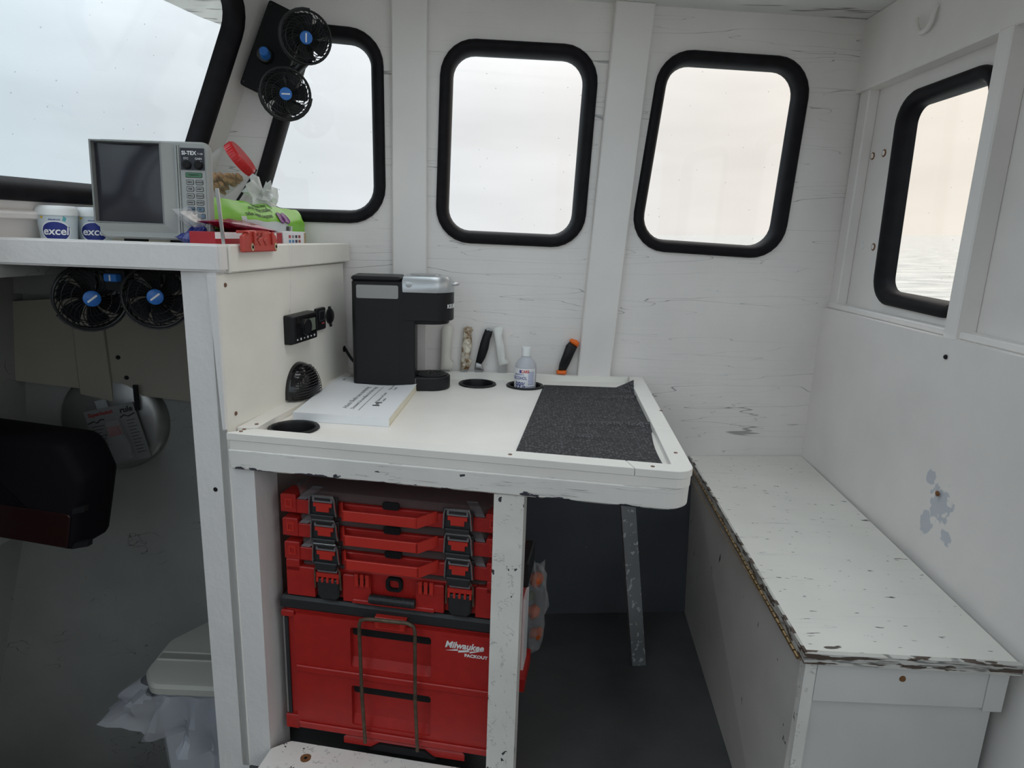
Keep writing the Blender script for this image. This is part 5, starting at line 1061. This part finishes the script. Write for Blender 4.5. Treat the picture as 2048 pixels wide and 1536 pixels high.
# ---- crumpled clear bag above the wipes
bm = new_bm(); res = bmesh.ops.create_icosphere(bm, subdivisions=3, radius=1.0)
for v in bm.verts:
    d = v.co.copy(); k = 0.72+0.62*noise.cell(d*1.7+Vector((2, 5, 1)))*0.6+0.4*noise.noise(d*2.2+Vector((1, 7, 3)))
    v.co = Vector((d.x*0.062*k, d.y*0.03*k, max(-0.03, d.z*0.052*k)))
o = obj('crumpled_bag', bm, clear_mat('bag_film', (0.98, 0.99, 0.98), 0.5, 0.2, (0.78, 0.80, 0.78))); o.matrix_world = MS @ T(0.405, 0.130, 1.268) @ RY(8); tag(o, 'crumpled translucent plastic bag on top of the wipes pack', 'plastic bag')
# ---- black adapter under the jar
bm = new_bm(); prism(bm, rrect(0.055, 0.045, 0.006, 3), 0.0, 0.115, M=MS @ T(0.185, 0.190, DZ), bev=0.003)
o = obj('black_adapter', bm, m_soft); tag(o, 'black ribbed box standing under the nut jar', 'adapter')
# ---- nut jar leaning in the corner
jar = thing('nut_jar', 'clear plastic jar of nuts with red screw lid, tilted', 'jar', MW @ T(-0.886, -0.135, 1.300) @ RY(53))
m_jar = clear_mat('jar_plastic', (0.98, 0.98, 0.98), 0.90, 0.08, (0.70, 0.70, 0.70))
bm = new_bm(); lathe(bm, [(0.0, 0.0), (0.042, 0.0), (0.047, 0.006), (0.047, 0.072), (0.044, 0.082), (0.040, 0.087), (0.040, 0.094), (0.0, 0.094)], 30, cap0=False, cap1=False); obj('jar_body', bm, m_jar, jar, smooth=40)
bm = new_bm(); lathe(bm, [(0.0, 0.088), (0.0435, 0.088), (0.0435, 0.106), (0.0405, 0.110), (0.0, 0.110)], 36, cap0=False, cap1=False); jl = obj('lid', bm, mat('lid_red', (0.62, 0.015, 0.02), 0.3), jar, smooth=40)
for i in range(36):
    a = 2*math.pi*i/36; bm = new_bm(); box(bm, 0.0432, 0.0442, -0.0012, 0.0012, 0.089, 0.105, M=RZ(math.degrees(a))); obj('lid_rib', bm, MATS['lid_red'], jl)
bm = new_bm(); m_nut = mat('nut_brown', (0.42, 0.22, 0.08), 0.55, noise_amt=0.35, noise_scale=60)
jinv = (MW @ T(-0.886, -0.135, 1.300) @ RY(53)).to_3x3().inverted(); dn = jinv @ Vector((0, 0, -1))
cnt = 0
while cnt < 110:
    x, y, z = random.uniform(-0.04, 0.04), random.uniform(-0.04, 0.04), random.uniform(0.008, 0.08)
    if x*x+y*y > 0.038**2: continue
    if Vector((x, y, z-0.04)).dot(dn) < 0.006: continue
    blob(bm, (x, y, z), 0.0075, 1, 0.3, 20, cnt, (1.25, 0.8, 0.8)); cnt += 1
nt_ = obj('nuts', bm, m_nut, jar, smooth=60, kind='stuff')
# ---- black cable hanging down the corner
bm = new_bm(); cpts = [(516, 328, 0.02), (505, 345, 0.02), (494, 365, 0.025), (482, 385, 0.03), (472, 400, 0.04)]
WPs = [WP(-0.806, 0.012, 1.345), WP(-0.822, 0.012, 1.318), WP(-0.838, 0.014, 1.292), WP(-0.858, 0.016, 1.262), WP(-0.872, 0.02, 1.240), WP(-0.885, 0.03, 1.19), WP(-0.89, 0.04, 1.150)]
tube(bm, WPs, 0.0035, 8); o = obj('black_cable', bm, m_black, smooth=50); tag(o, 'thin black cable running down the corner beside the raked window', 'cable')
# ---- red plastic clip on the side rail
clp = thing('red_clip', 'red plastic bracket with two screws on the dash side rail', 'bracket', MS @ T(0.121, -0.0142, 1.147))
m_clip = mat('clip_red', (0.52, 0.06, 0.045), 0.35, noise_amt=0.08)
bm = new_bm(); prism(bm, round_poly([(-0.066, 0.0), (0.062, 0.0), (0.066, 0.018), (0.060, 0.034), (0.036, 0.040), (0.012, 0.040), (0.004, 0.036), (-0.010, 0.036), (-0.018, 0.043), (-0.042, 0.043), (-0.046, 0.037), (-0.066, 0.032)], 0.0025, 3), 0.0, -0.010, plane=XZ, bev=0.0025); cl_ = obj('plate', bm, m_clip, clp)
bm = new_bm(); box(bm, -0.044, 0.036, -0.008, 0.026, 0.0165, 0.040); 
bm.free(); bm = new_bm(); quadplate(bm, [(-0.042, -0.009, 0.042), (0.034, -0.009, 0.042), (0.034, 0.020, 0.042), (-0.042, 0.020, 0.042), (-0.042, -0.009, 0.036), (0.034, -0.009, 0.036), (0.034, 0.020, 0.036), (-0.042, 0.020, 0.036)]); obj('hook_over', bm, m_clip, clp)
for x in (-0.030, 0.040):
    bm = new_bm(); prism(bm, [(x-0.003, 0.014), (x+0.003, 0.014), (x+0.003, 0.040), (x-0.003, 0.040)], -0.009, -0.016, plane=XZ, bev=0.002); obj('rib', bm, m_clip, clp)
for x in (-0.006, 0.016):
    bm = new_bm(); prism(bm, [(x-0.009, 0.022), (x, 0.012), (x+0.009, 0.022), (x+0.005, 0.028), (x-0.005, 0.028)], -0.0095, -0.012, plane=XZ, bev=0.001); obj('boss', bm, m_clip, clp)
for x in (-0.036, 0.055):
    bm = new_bm(); prism(bm, circ(0.007, 14, x, 0.010, 0.75, 1.1), -0.0098, -0.0112, plane=XZ); sc_ = obj('washer', bm, mat('brass_pale', (0.62, 0.55, 0.36), 0.4, 0.3), clp)
    bm = new_bm(); prism(bm, circ(0.003, 10, x, 0.010, 0.8, 1.1), -0.0110, -0.0122, plane=XZ); obj('screw', bm, m_soft, sc_)

# ================================================================== TWIN FANS
m_cage = mat('fan_cage', (0.010, 0.010, 0.011), 0.4)
def fan_head(root, M, rad, nm_blades=6):
    """axis +Z towards the viewer, centred at the local origin"""
    bm = new_bm()
    for z, rr, w in ((0.010, rad, 0.0028), (-0.012, rad, 0.0030), (0.016, rad*0.80, 0.0008), (0.018, rad*0.55, 0.0008), (-0.022, rad*0.8, 0.001)):
        tube(bm, [(rr*math.cos(2*math.pi*i/36), rr*math.sin(2*math.pi*i/36), z) for i in range(36)], w, 6, True)
    ring(bm, circ(rad*1.02, 36), circ(rad*0.985, 36), -0.014, 0.010)
    for i in range(30):
        a0 = 2*math.pi*i/30; pts = []
        for k in range(7):
            t_ = k/6; rr = rad*(0.24+0.76*t_); a = a0+0.75*t_*t_; pts.append((rr*math.cos(a), rr*math.sin(a), 0.020-0.010*t_*t_))
        tube(bm, pts, 0.0011, 4)
    for i in range(12):
        a = 2*math.pi*i/12; tube(bm, [(rad*0.2*math.cos(a), rad*0.2*math.sin(a), -0.026), (rad*0.8*math.cos(a), rad*0.8*math.sin(a), -0.022), (rad*math.cos(a), rad*math.sin(a), -0.012)], 0.0012, 4)
    lathe(bm, [(rad*0.30, -0.040), (rad*0.30, -0.014)], 16)
    h = obj('fan_head', bm, m_cage, root, M=M, smooth=50)
    bm = new_bm(); lathe(bm, [(rad*0.25, 0.016), (rad*0.25, 0.023), (rad*0.22, 0.0245)], 22); hub = obj('hub_cap', bm, m_blue, h, smooth=40)
    bm = new_bm(); box(bm, -rad*0.028, rad*0.028, -rad*0.17, rad*0.17, 0.0244, 0.0250, M=RZ(-22)); obj('stripe', bm, m_print_w, h)
    for i in range(nm_blades):
        a = 2*math.pi*i/nm_blades; bm = new_bm()
        def bl(u, v): 
            rr = rad*(0.2+0.70*u); an = a+(v-0.5)*(0.95-0.15*u)+0.25*u; return (rr*math.cos(an), rr*math.sin(an), 0.006-0.014*v)
        grid(bm, 6, 4, bl, thick=(0, 0, 0.0012)); obj('blade', bm, m_black, h, smooth=60)
    # C-shaped tilt yoke outside the cage
    bm = new_bm(); pts = [(rad*1.10*math.cos(R(a)), rad*1.10*math.sin(R(a))) for a in range(60, 241, 15)]
    ptsi = [(rad*1.03*math.cos(R(a)), rad*1.03*math.sin(R(a))) for a in range(60, 241, 15)]
    prism(bm, pts+list(reversed(ptsi)), -0.010, 0.006); obj('yoke', bm, m_cage, h)
    return h
def look(pos, tgt, roll=0.0):
    z = (Vector(tgt)-Vector(pos)).normalized(); x = Vector((0, 0, 1)).cross(z).normalized(); y = z.cross(x)
    m = Matrix(((x.x, y.x, z.x, pos[0]), (x.y, y.y, z.y, pos[1]), (x.z, y.z, z.z, pos[2]), (0, 0, 0, 1))); return m @ RZ(roll)
# upper pair on the corner post
PLM = MW @ T(-0.738, -0.040, 1.628) @ RY(22.7)
f1 = thing('twin_fan', 'black twin fan with blue hubs on the corner post beside the raked window', 'fan', PLM, 'black twin fans')
inv = PLM.inverted()
bm = new_bm(); prism(bm, rrect(0.098, 0.215, 0.006, 3), 0.012, -0.012, plane=XZ, bev=0.003); bp = obj('base_plate', bm, m_soft, f1)
bm = new_bm(); prism(bm, rrect(0.10, 0.10, 0.004, 3, 0.0, -0.03), 0.034, 0.012, plane=XZ); obj('mount_pad', bm, m_soft, f1)
for x, z in ((-0.04, 0.098), (0.04, 0.098), (-0.04, -0.098), (0.04, -0.098)):
    bm = new_bm(); lathe(bm, [(0.004, 0), (0.003, 0.002)], 10, T(x, -0.012, z) @ RX(90)); obj('screw', bm, m_black, bp)
bm = new_bm(); lathe(bm, [(0.020, 0), (0.020, 0.012), (0.017, 0.016), (0.0, 0.016)], 22, T(-0.012, -0.012, -0.018) @ RX(90)); obj('switch_base', bm, m_cage, f1, smooth=40)
bm = new_bm(); lathe(bm, [(0.013, 0.0), (0.011, 0.022), (0.009, 0.024), (0.0, 0.024)], 14, T(-0.008, -0.027, -0.018) @ RX(78)); obj('switch_knob', bm, m_blue, f1, smooth=30)
H1 = WP(-0.637, 0.14, 1.642); H2 = WP(-0.690, 0.14, 1.514)
for H in (H1, H2): fan_head(f1, inv @ look(H, (0.05, 0.0, 1.15), 20 if H is H1 else 115), 0.0575)
bm = new_bm(); A_ = inv @ WP(-0.70, 0.06, 1.58)
tube(bm, [A_, inv @ WP(-0.665, 0.10, 1.580), inv @ WP(-0.637, 0.118, 1.60), inv @ (H1+Vector((0, 0.035, 0.0)))], 0.011, 8); tube(bm, [A_, inv @ WP(-0.69, 0.10, 1.575), inv @ WP(-0.69, 0.112, 1.55), inv @ (H2+Vector((0, 0.035, 0)))], 0.011, 8); obj('bracket_arm', bm, m_cage, f1, smooth=50)
# lower pair hung under the dash
F2M = MK @ T(-0.245, 0.085, 1.104)
f2 = thing('twin_fan', 'black twin fan with blue hubs hanging under the dash', 'fan', F2M, 'black twin fans')
inv2 = F2M.inverted()
bm = new_bm(); box(bm, -0.135, 0.165, -0.02, 0.035, -0.008, 0.006, bev=0.002); obj('base_plate', bm, m_soft, f2)
bm = new_bm(); prism(bm, rrect(0.045, 0.04, 0.004, 3, -0.016, -0.024), -0.032, -0.005, plane=XZ); obj('switch_base', bm, m_cage, f2)
bm = new_bm(); box(bm, -0.030, -0.002, -0.046, -0.032, -0.026, -0.010, bev=0.002); kb = obj('switch_knob', bm, m_blue, f2)
bm = new_bm(); box(bm, -0.0175, -0.0145, -0.0468, -0.046, -0.024, -0.012); obj('stripe', bm, m_print_w, kb)
K3 = lambda a, b, c: MK @ Vector((a, b, c))
for hp, rr, tg in ((K3(-0.340, 0.072, 1.040), 0.066, (0.1, 0.2, 1.0)), (K3(-0.184, 0.072, 1.050), 0.063, (-0.25, 0.0, 1.1))): fan_head(f2, inv2 @ look(hp, tg, 150), rr)
bm = new_bm(); tube(bm, [(-0.085, 0.012, -0.004), (-0.085, 0.012, -0.03)], 0.012, 8); tube(bm, [(0.062, 0.012, -0.004), (0.062, 0.012, -0.03)], 0.012, 8); obj('bracket_arm', bm, m_cage, f2, smooth=50)

# ================================================================== CUDDY THINGS
# steel disc
m_disc = mat('brushed_disc', (0.34, 0.34, 0.34), 0.38, 0.85, noise_amt=0.15, noise_scale=12)
DM = MW @ T(-1.232, -0.022, 0.643) @ RX(90)
bm = new_bm(); lathe(bm, [(0.145, -0.018), (0.144, -0.006), (0.136, 0.006), (0.115, 0.016), (0.06, 0.022), (0.0, 0.024)], 40, cap1=False); o = obj('metal_disc', bm, m_disc, smooth=50); o.matrix_world = DM; tag(o, 'round brushed steel lid hanging in the dark cuddy', 'metal lid')
# switch package hung in front of it
pk = thing('switch_package', 'blister pack of a bilge pump switch hanging on the steel lid', 'package', MW @ T(-1.204, -0.060, 0.617) @ RY(-13))
m_card = mat('package_card', (0.22, 0.22, 0.225), 0.5); m_red_p = mat('package_red', (0.30, 0.03, 0.03), 0.5)
bm = new_bm(); box(bm, -0.068, 0.068, -0.002, 0.002, -0.082, 0.082); cd = obj('card', bm, m_card, pk)
bm = new_bm(); box(bm, -0.030, -0.0, -0.001, 0.001, 0.082, 0.105); obj('hang_tab', bm, m_film, pk)
bm = text_bm('SuperSwitch', 0.0135, 0.0002, 0.2, 0.0006, M=T(-0.026, -0.0024, 0.068) @ FACE); obj('lettering', bm, m_red_p, cd)
bm = text_bm('rule', 0.022, 0.0002, 0.1, 0.0008, M=T(0.044, -0.0024, 0.066) @ FACE); obj('lettering', bm, m_print_k, cd)
bm = new_bm(); tube(bm, [(-0.066, -0.0024, 0.046), (-0.05, -0.0024, 0.050), (-0.042, -0.0024, 0.044), (-0.030, -0.0024, 0.052), (-0.02, -0.0024, 0.050)], 0.0016, 4); obj('zigzag', bm, m_print_k, cd)
bm = new_bm(); tube(bm, [(0.022, -0.0024, 0.046), (0.034, -0.0024, 0.052), (0.044, -0.0024, 0.046), (0.064, -0.0024, 0.052)], 0.0016, 4); obj('zigzag', bm, m_print_k, cd)
bm = new_bm()
for k in range(11): box(bm, -0.060, -0.026-0.006*(k % 3), -0.0026, -0.002, 0.034-0.0095*k, 0.0355-0.0095*k); box(bm, 0.036, 0.060-0.005*(k % 2), -0.0026, -0.002, 0.034-0.0095*k, 0.0355-0.0095*k)
obj('small_print', bm, m_print_k, cd)
bm = new_bm(); prism(bm, round_poly([(-0.022, -0.072), (0.026, -0.072), (0.032, -0.03), (0.022, 0.045), (-0.012, 0.045), (-0.026, -0.03)], 0.006, 3), -0.002, -0.022, plane=XZ, bev=0.004); obj('blister', bm, clear_mat('blister_clear', (0.95, 0.95, 0.95), 0.72, 0.06, (0.6, 0.6, 0.62)), pk)
bm = new_bm(); prism(bm, [(-0.014, -0.064), (0.022, -0.064), (0.026, -0.03), (0.016, 0.0), (-0.010, 0.0), (-0.018, -0.03)], -0.003, -0.018, plane=XZ, bev=0.002); obj('float_switch', bm, mat('switch_grey', (0.20, 0.20, 0.21), 0.4), pk)
bm = new_bm(); box(bm, -0.012, 0.016, -0.0205, -0.003, 0.002, 0.028); obj('red_insert', bm, m_red_p, pk)
# dark strap above
bm = new_bm(); box(bm, -1.1515, -1.1405, -0.062, -0.055, 0.688, 0.76, M=MW); o = obj('black_strap', bm, m_soft); tag(o, 'short black strap hanging over the steel lid', 'strap')
# soft black bag at the left edge
sb = thing('soft_bag', 'black soft bag with dark red glossy panel at the left edge', 'bag', MK @ T(-0.56, 0.105, 0.455) @ RZ(0))
bm = new_bm(); prof = [(-0.17, 0.02), (0.10, 0.0), (0.135, 0.010), (0.150, 0.10), (0.168, 0.145), (0.166, 0.19), (0.150, 0.225), (0.115, 0.255), (0.06, 0.268), (-0.17, 0.272)]
prof = round_poly([(-0.17, 0.015), (0.125, 0.0), (0.150, 0.10), (0.168, 0.175), (0.135, 0.262), (-0.17, 0.275)], [0.02, 0.016, 0.02, 0.03, 0.05, 0.02], 5)
loft(bm, [[XZ(p, h) for p in inset(prof, d_)] for d_, h in ((0.02, -0.06), (0.006, -0.055), (0.0, -0.04), (0.0, 0.04), (0.006, 0.055), (0.02, 0.06))]); obj('bag_body', bm, mat('bag_black', (0.006, 0.005, 0.008), 0.75, spec=0.15), sb, smooth=50)
bm = new_bm(); prism(bm, inset(round_poly([(-0.17, 0.02), (0.118, 0.008), (0.140, 0.10), (-0.17, 0.11)], 0.012, 3), 0.004), -0.0595, -0.064, plane=XZ, bev=0.002); obj('red_panel', bm, mat('bag_red', (0.018, 0.004, 0.004), 0.3), sb)
for z in (0.012, 0.096):
    bm = new_bm(); prism(bm, [(0.12, z-0.004), (0.165, z+0.008), (0.168, z+0.022), (0.13, z+0.012)], -0.045, -0.058, plane=XZ); obj('pull_tab', bm, m_soft, sb)
bm = new_bm(); box(bm, -0.40, -0.10, -0.07, 0.07, -0.02, 0.0125); obj('bag_shelf', bm, m_cuddy, sb)
# trash can with lid, and its liner
m_lid = mat('bin_cream', (0.46, 0.46, 0.42), 0.45); m_bin = mat('bin_body', (0.50, 0.52, 0.56), 0.5)
cn = thing('trash_can', 'cream plastic trash can with hinged lid in the cuddy', 'trash can', T(-0.76, 1.475, -0.62))
ZL = 0.72
lidp = [(-0.095, 0.175), (-0.165, 0.065), (-0.160, -0.06), (-0.115, -0.115), (0.115, -0.115), (0.160, -0.06), (0.165, 0.065), (0.095, 0.175)]
lidr = round_poly(lidp, [0.02, 0.05, 0.06, 0.035, 0.035, 0.06, 0.05, 0.02], 4)
bm = new_bm(); loft(bm, [[XY(p, ZL-h) for p in inset(lidr, d_)] for d_, h in ((0.012, 0.030), (0.0, 0.026), (0.0, 0.010), (0.006, 0.002), (0.014, 0.0))]); ld = obj('lid', bm, m_lid, cn, smooth=35)
for y in (-0.020, 0.010):
    bm = new_bm(); box(bm, -0.150, 0.150, y-0.003, y+0.003, ZL-0.001, ZL+0.004, bev=0.0015); obj('hinge_bar', bm, m_lid, ld)
bm = new_bm(); box(bm, -0.150, 0.150, -0.016, 0.006, ZL-0.0005, ZL+0.0008); obj('hinge_groove', bm, mat('bin_shadow', (0.30, 0.30, 0.27), 0.5), ld)
bm = new_bm(); box(bm, -0.09, 0.09, 0.160, 0.166, ZL-0.001, ZL+0.004, bev=0.001); obj('rear_bar', bm, m_lid, ld)
bm = new_bm(); loft(bm, [[XY(p, z) for p in inset(lidr, d_)] for d_, z in ((0.060, 0.0), (0.056, 0.006), (0.012, ZL-0.032))]); obj('bin', bm, m_bin, cn, smooth=35)
# liner
bm = new_bm(); m_lin = clear_mat('bin_liner_film', (0.93, 0.94, 0.98), 0.50, 0.3, (0.46, 0.47, 0.52)); base = inset(lidr, 0.004); n_ = 96
def per(t_):
    L_ = [(Vector(base[i])-Vector(base[(i+1) % len(base)])).length for i in range(len(base))]; s_ = t_*sum(L_); i = 0
    while s_ > L_[i]: s_ -= L_[i]; i = (i+1) % len(base)
    return Vector(base[i]).lerp(Vector(base[(i+1) % len(base)]), s_/L_[i])
rings_ = []
for k in range(11):
    v_ = k/10; rg = []
    for i in range(n_):
        p_ = per(i/n_); d_ = p_.normalized(); a_ = 2*math.pi*i/n_
        fl = 0.014+0.045*(0.3+v_)*noise.noise(Vector((p_.x*34+v_*2, p_.y*34, v_*2.2)))+0.014*(0.3+v_)*math.sin(a_*17+3.5*v_)
        corner = max(0, -d_.x*0.93-d_.y*0.37)**10; fl += corner*0.10*v_
        pt = max(0, -d_.y*0.93+d_.x*0.36)**6
        drop = 0.11+0.03*noise.noise(Vector((a_*1.3, 0, 4)))+0.10*pt-0.03*corner
        rg.append((p_.x+d_.x*fl, p_.y+d_.y*fl, ZL-0.026-v_*drop))
    rings_.append(rg)
loft(bm, rings_, cap0=False, cap1=False); lin = obj('bin_liner', bm, m_lin, smooth=24); lin.matrix_world = T(-0.76, 1.475, -0.62); tag(lin, 'translucent white bin liner hanging out around the trash can lid', 'bin liner')
# hook on the aft wall
bm = new_bm(); tube(bm, [(0.906, 1.638, 1.735), (0.900, 1.638, 1.722), (0.898, 1.640, 1.700), (0.897, 1.648, 1.690), (0.896, 1.660, 1.686), (0.896, 1.675, 1.688), (0.896, 1.690, 1.700), (0.896, 1.700, 1.716), (0.896, 1.702, 1.726)], 0.0056, 8); o = obj('wall_hook', bm, m_trim, smooth=50); tag(o, 'white painted J hook high on the aft wall', 'hook')
